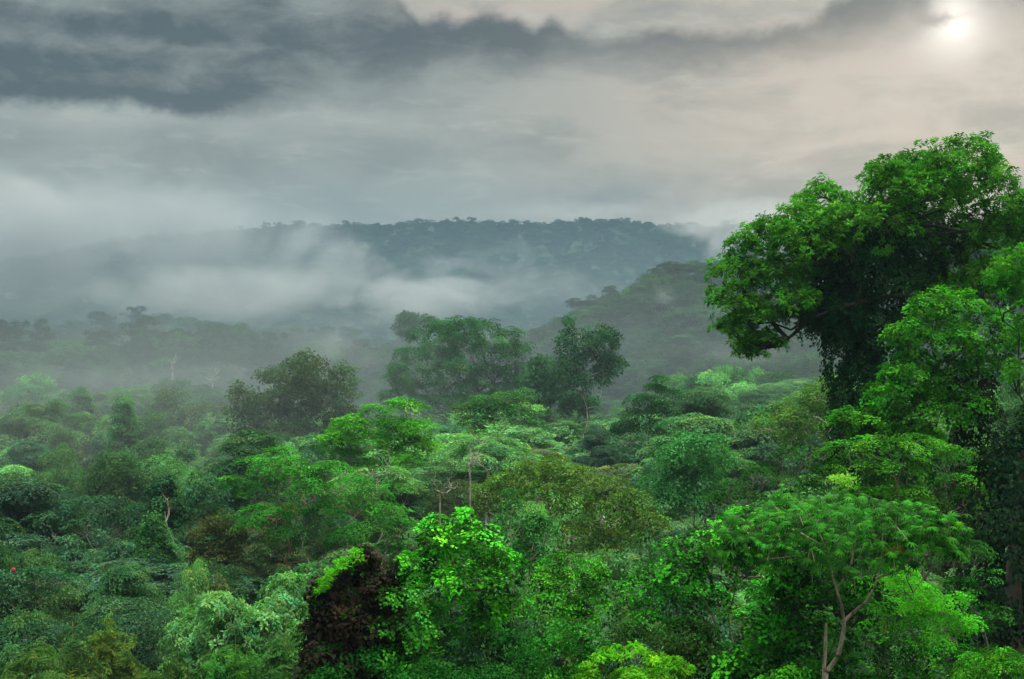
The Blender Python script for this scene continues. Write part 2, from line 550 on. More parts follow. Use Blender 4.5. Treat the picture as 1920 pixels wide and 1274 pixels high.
def limbs(base, lobes, r0, rng, fork=0.45, sides=7, thin=0.22, crook=0.5):
    """trunk from base to the middle of the lobes with a limb to every lobe; list of (v,f)"""
    base = np.asarray(base, float)
    C = np.array([l[0] for l in lobes])
    mid = C.mean(0)
    out = []
    top = base * (1 - fork) + mid * fork
    top[0] = base[0] * .55 + mid[0] * .45; top[1] = base[1] * .55 + mid[1] * .45
    tr = wiggle(base, top, 9, crook * .16, rng)
    rad = np.linspace(r0, r0 * .62, 9); rad[0] *= 1.45; rad[1] *= 1.12
    out.append(tube(tr, rad, sides + 2))
    order = rng.permutation(len(C))
    hubs = [top]
    for k in order:
        d = [np.linalg.norm(C[k] - h) for h in hubs]
        h = hubs[int(np.argmin(d))]
        L = np.linalg.norm(C[k] - h)
        r1 = r0 * (.42 if h is top else .24)
        n = 7
        p = wiggle(h, C[k] - UP * lobes[k][1][2] * .3, n, crook, rng, sag=-.06)
        out.append(tube(p, np.linspace(r1 * .8, r1 * .8 * thin, n), sides))
        if L > 1.5 * lobes[k][1][0] and len(hubs) < 7: hubs.append(p[n // 2])
        for _ in range(3):      # twigs into the lobe
            e = C[k] + nrm(rng.normal(0, 1, 3)) * lobes[k][1] * .85
            q = wiggle(p[-2], e, 5, crook, rng)
            out.append(tube(q, np.linspace(r1 * .35, r1 * .08, 5), 5))
    return out

def joined(tubes):
    v, f, off = [], [], 0
    for a, b in tubes:
        v.append(a); f.append(b + off); off += len(a)
    return np.concatenate(v), np.concatenate(f)

# ------------------------------------------------------------------ terrain
TP = np.array([-1400, -200, 0, 200, 400, 640, 960, 1100, 1250, 1400, 1700, 2000, 3300], float)
TD = np.array([0, 8, 20, 40, 60, 90, 140, 250, 330, 420, 500, 560, 650, 720, 800, 900, 1000, 1100, 1200, 1300, 1420, 1600, 1850], float)
TZ = np.array([
    [-3] * 13,
    [-4.5] * 13,
    [-10] * 13,
    [-19] * 13,
    [-26, -26, -26, -26, -26, -26, -26, -26, -26, -26, -25, -24, -22],
    [-34, -34, -34, -34, -34, -34, -34, -34, -33, -31, -29, -28, -24],
    [-38, -38, -38, -38, -38, -38, -37, -37, -36, -34, -32, -30, -26],
    [-33, -33, -33, -33, -32, -31, -30, -30, -31, -31, -29, -27, -22],
    [-30, -30, -30, -31, -31, -33, -32, -31, -29, -27, -24, -20, -15],
    [-42, -42, -42, -42, -42, -41, -37, -33, -25, -18, -10, -4, 4],
    [-36, -36, -35, -37, -37, -38, -33, -19, -11, -4, 6, 14, 22],
    [-7, -7, -7, -13, -8, -18, -22, -4, 6, 11, 22, 30, 38],
    [-30, -30, -30, -30, -28, -24, -10, 7, 20, 24, 35, 45, 54],
    [-45, -45, -45, -40, -40, -38, -30, -6, 12, 18, 34, 46, 56],
    [-20, -18, -12, 2, 1, -5, -32, -30, -14, -4, 10, 20, 30],
    [-50, -50, -50, -40, -40, -42, -50, -50, -36, -20, -10, 0, 10],
    [-46] * 13,
    [-4] * 13,
    [28, 28, 36, 44, 50, 52, 52, 52, 52, 50, 48, 44, 40],
    [54, 58, 70, 82, 95, 104, 103, 103, 104, 101, 92, 82, 70],
    [44, 48, 60, 72, 84, 92, 92, 92, 92, 88, 80, 70, 60],
    [10] * 13,
    [-30] * 13], float)

def terrain(px, D):
    px = np.atleast_1d(np.asarray(px, float)); D = np.atleast_1d(np.asarray(D, float))
    i = np.clip(np.searchsorted(TP, px) - 1, 0, len(TP) - 2); j = np.clip(np.searchsorted(TD, D) - 1, 0, len(TD) - 2)
    a = np.clip((px - TP[i]) / (TP[i + 1] - TP[i]), 0, 1); b = np.clip((D - TD[j]) / (TD[j + 1] - TD[j]), 0, 1)
    z = (TZ[j, i] * (1 - a) + TZ[j, i + 1] * a) * (1 - b) + (TZ[j + 1, i] * (1 - a) + TZ[j + 1, i + 1] * a) * b
    x = (px - 960) / FOC * D
    z += np.clip((D - 60) / 100, 0, 1) * (1.6 * np.sin(x * .043 + 1.2) * np.sin(D * .037) + 1.2 * np.sin(x * .019 - D * .023))
    return z

def ground_z(x, y):
    D = max(y, 1.0)
    return float(terrain(960 + x / D * FOC, D)[0])

def build_ground():
    # one polar sheet all round the viewpoint; ahead it follows the valley and the hills, elsewhere it continues their level
    th = np.concatenate([np.linspace(-math.pi, -.75, 20, endpoint=False), np.linspace(-.75, .75, 150), np.linspace(.75, math.pi, 21)[1:]])
    dd = np.concatenate([np.linspace(0.5, 120, 40, endpoint=False), np.linspace(120, 700, 90, endpoint=False), np.linspace(700, 1850, 90)])
    A, Dm = np.meshgrid(th, dd)
    cl = np.clip(A, -.7, .7)
    px = 960 + np.tan(cl) * FOC
    dep = Dm * np.where(np.abs(A) < 1.2, np.cos(cl), np.cos(.7))
    z = terrain(px.ravel(), dep.ravel()).reshape(A.shape)
    side = np.clip((np.abs(A) - .75) / .8, 0, 1)
    z = z * (1 - side) + (-3 - 34 * np.clip(Dm / 150, 0, 1)) * side
    v = np.stack([np.sin(A) * Dm, np.cos(A) * Dm, z], -1).reshape(-1, 3)
    nr, nc = A.shape
    i = np.arange(nr - 1)[:, None] * nc; j = np.arange(nc - 1)[None]
    f = np.stack([i + j, i + j + 1, i + nc + j + 1, i + nc + j], -1).reshape(-1, 4)
    me = mesh_from('terrain', [(v, f[:, ::-1], None, M_GROUND)])
    o = link('terrain', me)
    tag(o, 'dark forest floor running down the valley and up the hills', 'ground', kind='structure')
    return o
build_ground()

# ------------------------------------------------------------------ colours (real leaf albedos)
VIVID = (0.060, 0.225, 0.014)
BRIGHT = (0.050, 0.270, 0.012)
LIME = (0.100, 0.290, 0.014)
MID = (0.036, 0.130, 0.022)
DEEP = (0.018, 0.080, 0.015)
BLUEG = (0.024, 0.086, 0.036)
MINT = (0.046, 0.195, 0.050)
OLIVE = (0.070, 0.092, 0.020)
KHAKI = (0.110, 0.125, 0.030)
YELLOWG = (0.135, 0.200, 0.034)
BROWN = (0.060, 0.036, 0.020)

HEROES = []          # (label phrase used as a landmark, px, py, D, radius)

def world_lobes(D, lobes, rng, flat, depth=1.0, extra=0.6, shift=0.0):
    """lobes [(px, py, rpx)] -> world ellipsoids, spread in depth so that the crown is as deep as it is wide"""
    L = np.array([l[:3] for l in lobes], float)
    wid = (L[:, 0].max() - L[:, 0].min()) / FOC * D / 2 + 0.3
    cx = (L[:, 0].max() + L[:, 0].min()) / 2
    out = []
    hw = max(1.0, (L[:, 0].max() - L[:, 0].min()) / 2)
    for px, py, r in L:
        q = math.sqrt(max(0.05, 1 - min(1, abs(px - cx) / hw) ** 2))
        dy = rng.uniform(-.55, .35) * wid * q * depth
        rr = r / FOC * D
        out.append((P(px, py, D) + np.array([0, dy + shift, 0]), np.array([rr, rr, rr * flat])))
    for k in range(int(len(lobes) * extra)):
        px, py, r = L[rng.integers(len(L))]
        rr = r / FOC * D * rng.uniform(.8, 1.0)
        q = math.sqrt(max(0.1, 1 - min(1, abs(px - cx) / hw) ** 2))
        out.append((P(px, py, D) + np.array([rng.normal(0, .3) * rr, rng.uniform(.3, .9) * wid * q * depth + shift, -rng.uniform(0, .6) * rr]),
                    np.array([rr, rr, rr * flat])))
    return out

def start(name, label, cat, loc, group=None):
    o = bpy.data.objects.new(name, None)
    o.empty_display_size = 0.5
    o.location = loc
    col.objects.link(o)
    tag(o, label, cat, group)
    return o

def hero(name, label, cat, D, lobes, kind, size, dens, color, seed, flat=.72, trunk_px=None, trunk_r=.3, bark=None, mat=None, under=.25,
         inner=.25, ragged=.16, upw=.7, depth=1.0, extra=.6, fork=.5, bright=(.72, 1.25), hue=.1, young=.04, land=None, group=None,
         base=None, crook=.5, trunk=True, kinds=None, leafvar=.16, young_col=(1.9, 1.35, 1.1)):
    rng = np.random.default_rng(seed)
    if D < 60: dens *= 1.55; size *= .9; trunk_r *= .7; color = tuple(np.array(color) * 1.25)
    elif D > 90:
        dens *= 1.7; size *= .78; trunk_r *= .85
        if len(bright) == 2: bright = (bright[0] * .6, bright[1] * 1.2, .36)
    L = world_lobes(D, lobes, rng, flat, depth, extra)
    C = np.array([l[0] for l in L])
    bx = C[:, 0].mean() if trunk_px is None else (trunk_px - 960) / FOC * D
    if base is None:
        base = np.array([bx, D, ground_z(bx, D) - .3])
    root = start(name, label, cat, base, group)
    if trunk:
        tb = limbs(base, L, trunk_r, rng, fork=fork, crook=crook)
        v, f = joined(tb)
        link('trunk', mesh_from('trunk', [(v - base, f, None, bark or M_BARK)]), root)
    pos, ax = crown_points(L, dens, rng, under, inner, ragged, upw)
    sz = size * rng.uniform(.7, 1.3, len(pos))
    pieces = []
    ks = kinds or [(kind, 1.0)]
    pick = rng.random(len(pos)); lo = 0
    for kk, fr in ks:
        s = (pick >= lo) & (pick < lo + fr); lo += fr
        v, f, c = scatter(kk, pos[s], ax[s], sz[s], rng, bright, hue, leafvar, young, young_col)
        pieces.append((v - base, f, c, mat or M_LEAF))
    link('crown', mesh_from('crown', pieces), root, color)
    pxs = [l[0] for l in lobes]; pys = [l[1] for l in lobes]
    rad = (max(pxs) - min(pxs)) / 2 / FOC * D + .5
    HEROES.append((land, (max(pxs) + min(pxs)) / 2, (max(pys) + min(pys)) / 2, D, rad, base))
    return root, L, rng, base





# ================================================================== the trees one can tell apart
TREES = 'rainforest trees one can tell apart'

def child_scatter(root, base, name, kind, pos, axis, size, color, rng, mat=None, label=None, **kw):
    v, f, c = scatter(kind, np.asarray(pos, float), np.asarray(axis, float), np.asarray(size, float), rng, **kw)
    o = link(name, mesh_from(name, [(v - base, f, c, mat or M_LEAF)]), root, color)
    if label: o['label'] = label
    return o

def child_tubes(root, base, name, tubes, mat, label=None):
    v, f = joined(tubes)
    o = link(name, mesh_from(name, [(v - base, f, None, mat)]), root)
    if label: o['label'] = label
    return o

def column_points(path, radii, dens, rng, flat=1.0):
    """clump positions on the outside of a leafy column along a polyline; axis points outwards"""
    path = np.asarray(path, float); radii = np.asarray(radii, float)
    seg = np.linalg.norm(np.diff(path, axis=0), axis=1)
    PP, AA = [], []
    for i in range(len(seg)):
        n = max(3, int(seg[i] * 6.28 * (radii[i] + radii[i + 1]) / 2 * dens))
        t = rng.random(n)[:, None]; a = rng.uniform(0, 6.283, n)
        c = path[i] * (1 - t) + path[i + 1] * t
        r = (radii[i] * (1 - t) + radii[i + 1] * t)[:, 0]
        bump = 1 + .22 * np.sin(a * 3 + c[:, 2] * 1.1) * np.sin(c[:, 2] * .9 + i) + rng.normal(0, .08, n)
        d = np.stack([np.cos(a), np.sin(a) * flat, np.zeros(n)], 1)
        PP.append(c + d * (r * bump)[:, None]); AA.append(d + UP * .25 + rng.normal(0, .2, (n, 3)))
    return np.concatenate(PP), np.concatenate(AA)

def hanging(root, base, name, tops, lengths, rng, color, D, kind='vine', size=.35, step=.3, mat=None):
    """strings of leaves hanging from points"""
    pos = []
    for p, L in zip(tops, lengths):
        n = max(2, int(L / step)); t = np.arange(n) / n * L
        q = np.tile(p, (n, 1)); q[:, 2] -= t
        q[:, 0] += np.cumsum(rng.normal(0, .05, n)); q[:, 1] += np.cumsum(rng.normal(0, .05, n))
        pos.append(q)
    pos = np.concatenate(pos)
    ax = np.stack([rng.normal(0, .7, len(pos)), -np.abs(rng.normal(.6, .5, len(pos))), rng.uniform(0, .6, len(pos))], 1)
    return child_scatter(root, base, name, kind, pos, ax, size * rng.uniform(.6, 1.3, len(pos)), color, rng, mat)

# ---- H1 the giant vine-hung tree against the sky
H1 = [(1770, 305, 62), (1715, 300, 42), (1830, 335, 60), (1868, 385, 42), (1700, 345, 46), (1770, 370, 70), (1632, 312, 26), (1640, 350, 44), (1552, 330, 24),
      (1560, 372, 48), (1500, 398, 42), (1455, 420, 36), (1420, 455, 44), (1500, 455, 60), (1590, 430, 62), (1680, 420, 60), (1770, 440, 62),
      (1850, 450, 52), (1375, 500, 40), (1450, 520, 52), (1550, 505, 52), (1372, 560, 40), (1420, 590, 46), (1368, 610, 26), (1425, 640, 30), (1398, 655, 18),
      (1470, 560, 40), (1560, 560, 42), (1770, 510, 46), (1830, 520, 40), (1740, 545, 36), (1905, 395, 38), (1940, 440, 46), (1600, 545, 34)]
H1 = [(x, y + (20 if y < 420 else 6), r * 1.2) for x, y, r in H1]
r1, L1, rg1, b1 = hero('giant_tree', 'towering broad tree standing highest against the sky, its trunk wrapped in dark vines', 'tree', 85, H1, 'rosette', .45, 4.6, VIVID, 11,
     flat=.70, trunk_px=1655, trunk_r=.75, bark=M_DARK, bright=(.34, 1.5, .38), depth=.75, extra=.35, fork=.82, land='the towering tree against the sky', under=.3, ragged=.22, upw=.9, crook=.35, group=TREES)
# vines that clothe its trunk; dark leaves, deepened further to stand in for shade
pth = [P(1655, 440, 85.5), P(1650, 520, 85.5), P(1642, 590, 85), P(1632, 660, 85), P(1628, 730, 84.5), P(1640, 810, 84), P(1650, 900, 84)]
pos, ax = column_points(pth, [3.6, 3.5, 2.7, 2.3, 2.2, 2.4, 2.8], 3.4, rg1)
child_scatter(r1, b1, 'trunk_vines', 'vine', pos, ax, .55 * rg1.uniform(.7, 1.3, len(pos)), (.010, .050, .013), rg1, label='dark glossy vines wrapping the trunk', bright=(.5, 1.2))
tops, lens = [], []
for k in range(70):
    px = rg1.uniform(1470, 1610)
    f = (px - 1470) / 140
    tops.append(P(px, 560 + rg1.uniform(-25, 25), 85 + rg1.uniform(-2.2, 2)))
    lens.append((.8 + 3.4 * f + rg1.uniform(-.4, .6)) * rg1.uniform(.6, 1.1))
hanging(r1, b1, 'hanging_vine', tops, lens, rg1, (.011, .055, .014), 85, size=.34, step=.24)
tops, lens = [], []
for k in range(40):
    px = rg1.uniform(1740, 1900)
    tops.append(P(px, 520 + rg1.uniform(-25, 40), 86.5 + rg1.uniform(-1.5, 2))); lens.append(rg1.uniform(.6, 2.4))
hanging(r1, b1, 'hanging_vine', tops, lens, rg1, (.011, .055, .014), 85, size=.34, step=.26)

# ---- H2 shorter vine-covered tree in front of it
H2 = [(1740, 590, 46), (1800, 575, 42), (1700, 640, 46), (1770, 650, 58), (1850, 620, 46), (1700, 700, 46), (1760, 720, 58), (1680, 745, 34), (1830, 690, 46),
      (1890, 650, 40), (1740, 775, 46), (1660, 770, 30), (1800, 765, 40), (1640, 800, 34), (1590, 790, 26), (1700, 820, 46)]
H2 = [(x, y, r * 1.12) for x, y, r in H2]
r2, L2, rg2, b2 = hero('vine_tree', 'bright green vine-covered tree leaning in front of the towering tree, with a dark bare-based trunk', 'tree', 76, H2, 'rosette', .40, 4.6, (.050, .240, .010), 12,
     flat=.8, trunk_px=1825, trunk_r=.5, bright=(.3, 1.55, .4), land='the vine-covered tree below the towering tree', kinds=[('rosette', .5), ('vine', .5)], extra=.3, depth=.6, group=TREES)
pos, ax = column_points([P(1815, 700, 76), P(1830, 770, 76), P(1838, 850, 76), P(1840, 960, 76)], [1.2, 1.2, 1.15, 1.4], 3.5, rg2)
child_scatter(r2, b2, 'trunk_vines', 'vine', pos, ax, .42 * rg2.uniform(.7, 1.3, len(pos)), (.016, .040, .014), rg2, label='dark withered vines round the trunk', bright=(.4, 1.1))

# ---- H3 tree at the right edge
hero('bright_tree', 'light green tree with thick tufts at the right edge beside the towering tree', 'tree', 70,
     [(1905, 490, 40), (1890, 540, 30), (1930, 530, 46), (1960, 480, 50), (1935, 600, 44), (2000, 540, 60), (1990, 620, 50), (1900, 690, 20)], 'rosette', .46, 3.4, (.048, .240, .010), 13,
     trunk_px=2050, trunk_r=.3, bark=M_DARK, fork=.75, land='the light green tree at the right edge', bright=(.65, 1.25), group=TREES)

# ---- H4 layered dark trees below the giant
hero('layered_tree', 'wide layered tree with feathery flat tiers right under the towering tree', 'tree', 63,
     [(1590, 850, 46), (1660, 838, 46), (1730, 835, 44), (1790, 855, 40), (1840, 885, 32), (1640, 880, 50), (1710, 880, 50), (1560, 885, 40), (1780, 905, 44), (1690, 925, 44), (1830, 925, 34), (1600, 925, 44), (1740, 950, 40)],
     'spray', .55, 2.6, (.050, .215, .012), 14, flat=.42, trunk_px=1700, trunk_r=.35, land='the wide layered tree under the towering tree', bright=(.22, 1.5, .45), upw=1.2, under=.15, group=TREES)
hero('layered_tree', 'dull dark olive layered tree left of the wide feathery tree, with twiggy grey gaps', 'tree', 64,
     [(1470, 862, 34), (1520, 850, 36), (1420, 890, 34), (1365, 905, 30), (1330, 940, 30), (1470, 905, 44), (1530, 900, 38), (1400, 935, 36), (1345, 965, 26), (1440, 950, 40)],
     'spray', .5, 1.5, (.022, .092, .012), 15, flat=.45, trunk_px=1440, trunk_r=.28, land='the dark olive layered tree', bright=(.5, 1.2), upw=1.1, under=.15, group=TREES)

# ---- H5 creeper-hung trees at the right margin, deep shade put into their dark leaf colour
def creeper_column(name, label, path, radii, D, color, seed, size=.5, dens=3.0, land=None, kinds='vine', trunk_r=.5, bright=(.4, 1.15), mat=None, young=.03, cat='tree', bark=None, group=TREES, hue=.1):
    rng = np.random.default_rng(seed)
    path = [np.asarray(p, float) for p in path]
    base = np.array([path[-1][0], path[-1][1], ground_z(path[-1][0], path[-1][1]) - .3])
    root = start(name, label, cat, base, group)
    full = path + [base]
    rr = list(radii) + [radii[-1]]
    n = len(full)
    child_tubes(root, base, 'trunk', [tube(np.array(full[::-1]), np.linspace(trunk_r, trunk_r * .3, n), 9)], bark or M_BARK)
    pos, ax = column_points(full, rr, dens, rng)
    cap = [(path[0], np.array([radii[0]] * 3) * np.array([1, 1, .8]))]
    p2, a2 = crown_points(cap, dens, rng, under=.2)
    pos = np.concatenate([pos, p2]); ax = np.concatenate([ax, a2])
    child_scatter(root, base, 'creeper', kinds, pos, ax, size * rng.uniform(.7, 1.3, len(pos)), color, rng, mat, bright=bright, young=young, hue=hue)
    if land: HEROES.append((land, 960 + path[0][0] / path[0][1] * FOC, 637 - path[0][2] / path[0][1] * FOC, D, radii[0], base))
    return root, base, rng

creeper_column('creeper_tree', 'almost black creeper-covered tree filling the right margin below the towering tree', [P(1915, 850, 58), P(1905, 960, 57.5), P(1900, 1100, 57), P(1905, 1280, 57)], [1.3, 1.7, 2.0, 2.2], 58,
               (.010, .036, .012), 21, .5, 3.2, 'the almost black creeper tree', bright=(.35, 1.05))
creeper_column('creeper_tree', 'dark creeper-draped trunk at the very edge of the view behind the black creeper tree', [P(2010, 800, 62), P(2005, 960, 61.5), P(2000, 1280, 61)], [2.0, 2.4, 2.6], 61, (.010, .034, .012), 22, .55, 2.6)
hero('shade_tree', 'dim mid-green tree with flat leafy shelves between the black creeper tree and the umbrella-leaved tree', 'tree', 53,
     [(1830, 1030, 30), (1790, 1045, 28), (1850, 1085, 34), (1800, 1100, 36), (1860, 1150, 34), (1820, 1175, 40), (1790, 1230, 40), (1870, 1230, 40), (1830, 1275, 40)], 'spray', .42, 2.4, (.020, .130, .010), 23, flat=.5,
     trunk_px=1830, trunk_r=.2, bright=(.22, 1.5, .45), upw=1.0, under=.15, land='the dim shelved tree', group=TREES)

# ---- H6 umbrella-leaved tree with a pale forked trunk
def umbrella_tree():
    D = 43; rng = np.random.default_rng(31)
    base = np.array([P(1545, 1300, D)[0], D, ground_z(P(1545, 0, D)[0], D) - .3])
    root = start('umbrella_leaf_tree', 'slender pale-trunked tree with a forked stem holding a wide flat crown of umbrella-like leaves', 'tree', base, TREES)
    Q = lambda px, py, dy=0: P(px, py, D) + np.array([0, dy, 0])
    def sp(pts, r):
        pts = np.array(pts); n = len(pts)
        t = np.linspace(0, n - 1, n * 4); p = np.stack([np.interp(t, range(n), pts[:, i]) for i in range(3)], 1)
        q = p.copy(); q[1:-1] = (p[:-2] + 2 * p[1:-1] + p[2:]) / 4
        return tube(q, np.interp(t, range(n), r), 9)
    tubes = [sp([base, Q(1546, 1300), Q(1549, 1262), Q(1572, 1230), Q(1581, 1190), Q(1583, 1165)], [.11, .085, .074, .068, .064, .06]),
             sp([Q(1583, 1168), Q(1579, 1140), Q(1572, 1110, .2), Q(1566, 1085, .3), Q(1558, 1055, .4), Q(1552, 1030, .5), Q(1540, 990, .6)], [.048, .044, .04, .036, .033, .03, .02]),
             sp([Q(1583, 1165), Q(1600, 1148), Q(1620, 1128, -.2), Q(1634, 1100, -.3), Q(1641, 1080, -.3), Q(1650, 1050, -.2), Q(1655, 1000, 0)], [.052, .046, .041, .037, .033, .027, .018]),
             sp([Q(1641, 1080, -.3), Q(1668, 1068, -.5), Q(1692, 1046, -.7), Q(1720, 1010, -.6)], [.04, .034, .028, .02]),
             sp([Q(1574, 1112, .2), Q(1582, 1085, .0), Q(1590, 1060, -.3), Q(1600, 1010, -.4)], [.035, .03, .025, .018]),
             sp([Q(1552, 1030, .5), Q(1500, 1000, .6), Q(1440, 985, .3)], [.03, .025, .015]),
             sp([Q(1552, 1035, .5), Q(1480, 1040, -.4), Q(1420, 1045, -.6)], [.025, .02, .015])]
    child_tubes(root, base, 'trunk', tubes, M_STEM)
    child_tubes(root, base, 'stem', [sp([base + np.array([.1, .3, 0]), Q(1549, 1262, .3), Q(1552, 1230, .35), Q(1554, 1195, .4), Q(1556, 1175, .5)], [.10, .06, .056, .05, .04])], M_STEM, 'broken second stem')
    pos, sz = [], []
    # a flat umbrella of fans: px range by row
    for i in range(1750):
        px = rng.uniform(1345, 1805)
        u = (px - 1590) / 215
        top = 935 + 40 * u * u + 12 * math.sin(px * .05)
        lay = rng.random()
        py = top + 4 + (round(lay * 3) / 3 + rng.normal(0, .045)) * (112 if px < 1700 else 78) * (1 - .35 * abs(u)) + 13 * math.sin(px * .075 + round(lay * 3) * 2) * math.sin(px * .031 + 1)
        dy = rng.uniform(-2.6, 2.2) * math.sqrt(max(.1, 1 - min(1, abs(u)) ** 2))
        p = P(px, py, D) + np.array([0, dy, 0]); p[2] -= .02 * dy
        pos.append(p); sz.append(rng.uniform(.13, .27))
    for px, py, s in ((1792, 955, .6), (1760, 958, .7), (1725, 952, .65), (1780, 985, .6), (1735, 990, .62), (1650, 955, .7), (1600, 948, .7), (1690, 975, .7), (1545, 1005, .6), (1560, 1025, .55), (1640, 1015, .6), (1690, 1000, .6), (1420, 1050, .5)):
        pos.append(P(px, py, D) + np.array([0, -1.2, 0])); sz.append(s * .42)
    pos = np.array(pos)
    ax = np.tile(UP, (len(pos), 1)) + rng.normal(0, .34, (len(pos), 3)); ax[:, 1] -= .25
    child_scatter(root, base, 'crown', 'fan', pos, ax, np.array(sz), (.026, .165, .009), rng, bright=(.22, 1.5, .45), young=.06, leafvar=.16)
    # leaf stalks
    st = []
    for p in pos[::9]:
        q = p + np.array([rng.normal(0, .15), rng.normal(0, .15), -rng.uniform(.3, .6)])
        st.append(tube(np.array([q, (p + q) / 2, p]), np.array([.012, .01, .008]), 4))
    child_tubes(root, base, 'leaf_stalk_spray', st, M_STEM)['kind'] = 'stuff'
    # one dead hanging leaf
    child_scatter(root, base, 'dead_leaf', 'fan', [P(1655, 1026, D) + np.array([0, -1.6, 0])], [(0.2, -.5, -.4)], [.42], (.30, .16, .03), rng, label='withered orange-brown leaf')
    HEROES.append(('the umbrella-leaved tree', 1580, 975, D, 3.6, base))
umbrella_tree()

# ---- H7 yellow-green bush behind its stem
hero('feathery_bush', 'glowing yellow-green feathery bush behind the forked pale stem', 'bush', 47,
     [(1640, 1095, 34), (1690, 1080, 34), (1720, 1110, 38), (1655, 1135, 38), (1740, 1150, 40), (1690, 1150, 40), (1780, 1170, 34), (1720, 1190, 40), (1650, 1185, 34), (1790, 1130, 28), (1810, 1165, 28), (1760, 1210, 30), (1620, 1120, 24), (1660, 1065, 22)],
     'spray', .34, 4.2, (.065, .330, .012), 32, flat=.6, trunk_px=1700, trunk_r=.12, upw=.8, bright=(.6, 1.3), land='the glowing yellow-green bush', group='bushes and vine mounds')
hero('feathery_bush', 'deep green bush in shade under the yellow-green feathery bush', 'bush', 46,
     [(1680, 1230, 44), (1740, 1240, 44), (1640, 1250, 34), (1790, 1265, 40), (1700, 1285, 50), (1620, 1290, 40)], 'shell', .34, 3.6, (.024, .155, .010), 33, trunk_px=1700, trunk_r=.12, bright=(.2, 1.5, .5), group='bushes and vine mounds', young=.08)

# ---- H8.. vine-draped masses left of the umbrella tree
hero('vine_mound', 'tall heap of heart-leaved vines just left of the pale forked trunk, dark hollows inside', 'vine mound', 46,
     [(1470, 1070, 40), (1500, 1120, 44), (1440, 1120, 44), (1520, 1180, 44), (1460, 1185, 48), (1400, 1170, 40), (1500, 1240, 48), (1430, 1245, 48), (1370, 1240, 40), (1400, 1290, 50), (1500, 1290, 50), (1550, 1110, 26)],
     'vine', .40, 3.6, (.032, .225, .008), 34, mat=M_GLOSS, trunk_px=1460, trunk_r=.2, bright=(.16, 1.75, .52), young=.1, ragged=.25, land='the heap of heart-leaved vines', group='bushes and vine mounds', inner=.35)
hero('vine_tree', 'bushy tree with lime leaf tips rising behind the heart-leaved vines, left of the umbrella leaves', 'tree', 49,
     [(1440, 960, 30), (1480, 930, 24), (1500, 975, 34), (1400, 985, 38), (1440, 1010, 40), (1370, 1020, 38), (1320, 1010, 34), (1290, 1030, 32), (1340, 1060, 40), (1400, 1060, 40), (1290, 1075, 34), (1260, 1060, 26)],
     'vine', .38, 3.2, (.036, .225, .008), 35, mat=M_GLOSS, trunk_px=1390, trunk_r=.24, bright=(.16, 1.75, .52), young=.1, ragged=.25, land='the bushy tree with lime leaf tips', group=TREES)
hero('vine_tree', 'dense dark leafy tree filling the space directly behind and beneath the umbrella leaves', 'tree', 45.5,
     [(1500, 1000, 40), (1560, 1010, 40), (1620, 1020, 40), (1690, 1010, 36), (1750, 1020, 30), (1480, 1060, 40), (1540, 1075, 34), (1600, 1085, 36), (1560, 1130, 34), (1610, 1140, 34), (1560, 1190, 36), (1630, 1210, 34), (1590, 1250, 40), (1540, 1250, 34)],
     'vine', .36, 3.4, (.022, .160, .008), 361, mat=M_GLOSS, trunk_px=1600, trunk_r=.16, bright=(.16, 1.75, .52), young=.1, ragged=.28, inner=.1, group=TREES, extra=.3)
hero('sapling', 'little sapling with one pale yellow-green umbrella of leaves above the umbrella-leaved tree', 'sapling', 52, [(1580, 897, 14), (1562, 900, 9), (1597, 902, 8)], 'spray', .3, 6, (.14, .34, .03), 36, flat=.5, trunk_px=1585, trunk_r=.05,
     land=None, extra=0, group=TREES)
hero('vine_tree', 'leafy deep-green tree sloping down to the left between the round bush and the heart-leaved vines', 'tree', 52,
     [(1250, 1040, 30), (1225, 1075, 34), (1270, 1085, 38), (1190, 1110, 32), (1235, 1125, 40), (1290, 1130, 38), (1170, 1145, 26), (1210, 1165, 34), (1330, 1120, 34), (1280, 1180, 36)],
     'shell', .42, 3.6, (.028, .205, .010), 37, mat=M_GLOSS, trunk_px=1250, trunk_r=.22, bright=(.16, 1.75, .52), young=.12, land='the deep-green sloping tree', group=TREES)
hero('vine_mound', 'shaded tangle of brownish-green scrub under the deep-green sloping tree', 'vine mound', 48,
     [(1190, 1195, 30), (1240, 1205, 34), (1300, 1200, 40), (1330, 1240, 40), (1270, 1250, 36), (1160, 1215, 26), (1330, 1290, 44)], 'tuft', .36, 4.2, (.026, .075, .012), 38, trunk_px=1250, trunk_r=.1, bright=(.2, 1.5, .5), young=.06, group='bushes and vine mounds')

# ---- H10 round bright-edged bush
hero('round_bush', 'rounded bush with a bright rim and rusty young leaves, right of the leafy vine tower', 'bush', 53,
     [(1060, 1060, 34), (1095, 1070, 36), (1120, 1090, 28), (1030, 1085, 32), (1070, 1105, 44), (1110, 1130, 34), (1030, 1130, 36), (1075, 1160, 40), (1050, 1050, 18)],
     'shell', .40, 4.0, (.040, .220, .008), 39, mat=M_GLOSS, trunk_px=1070, trunk_r=.16, bright=(.16, 1.75, .52), young=.12, land='the rounded bush with the bright rim', group='bushes and vine mounds')
hero('dark_sapling', 'thin dark spire of a tree poking up behind the leafy vine tower', 'tree', 57,
     [(958, 930, 12), (960, 950, 16), (955, 975, 22), (975, 1000, 26), (1000, 985, 22), (1020, 1010, 26), (985, 1040, 34), (1012, 982, 14), (1030, 985, 14)], 'shell', .40, 4.2, (.022, .105, .022), 40, trunk_px=970, trunk_r=.14,
     bright=(.5, 1.3), land='the thin dark spire', group=TREES, depth=.7)
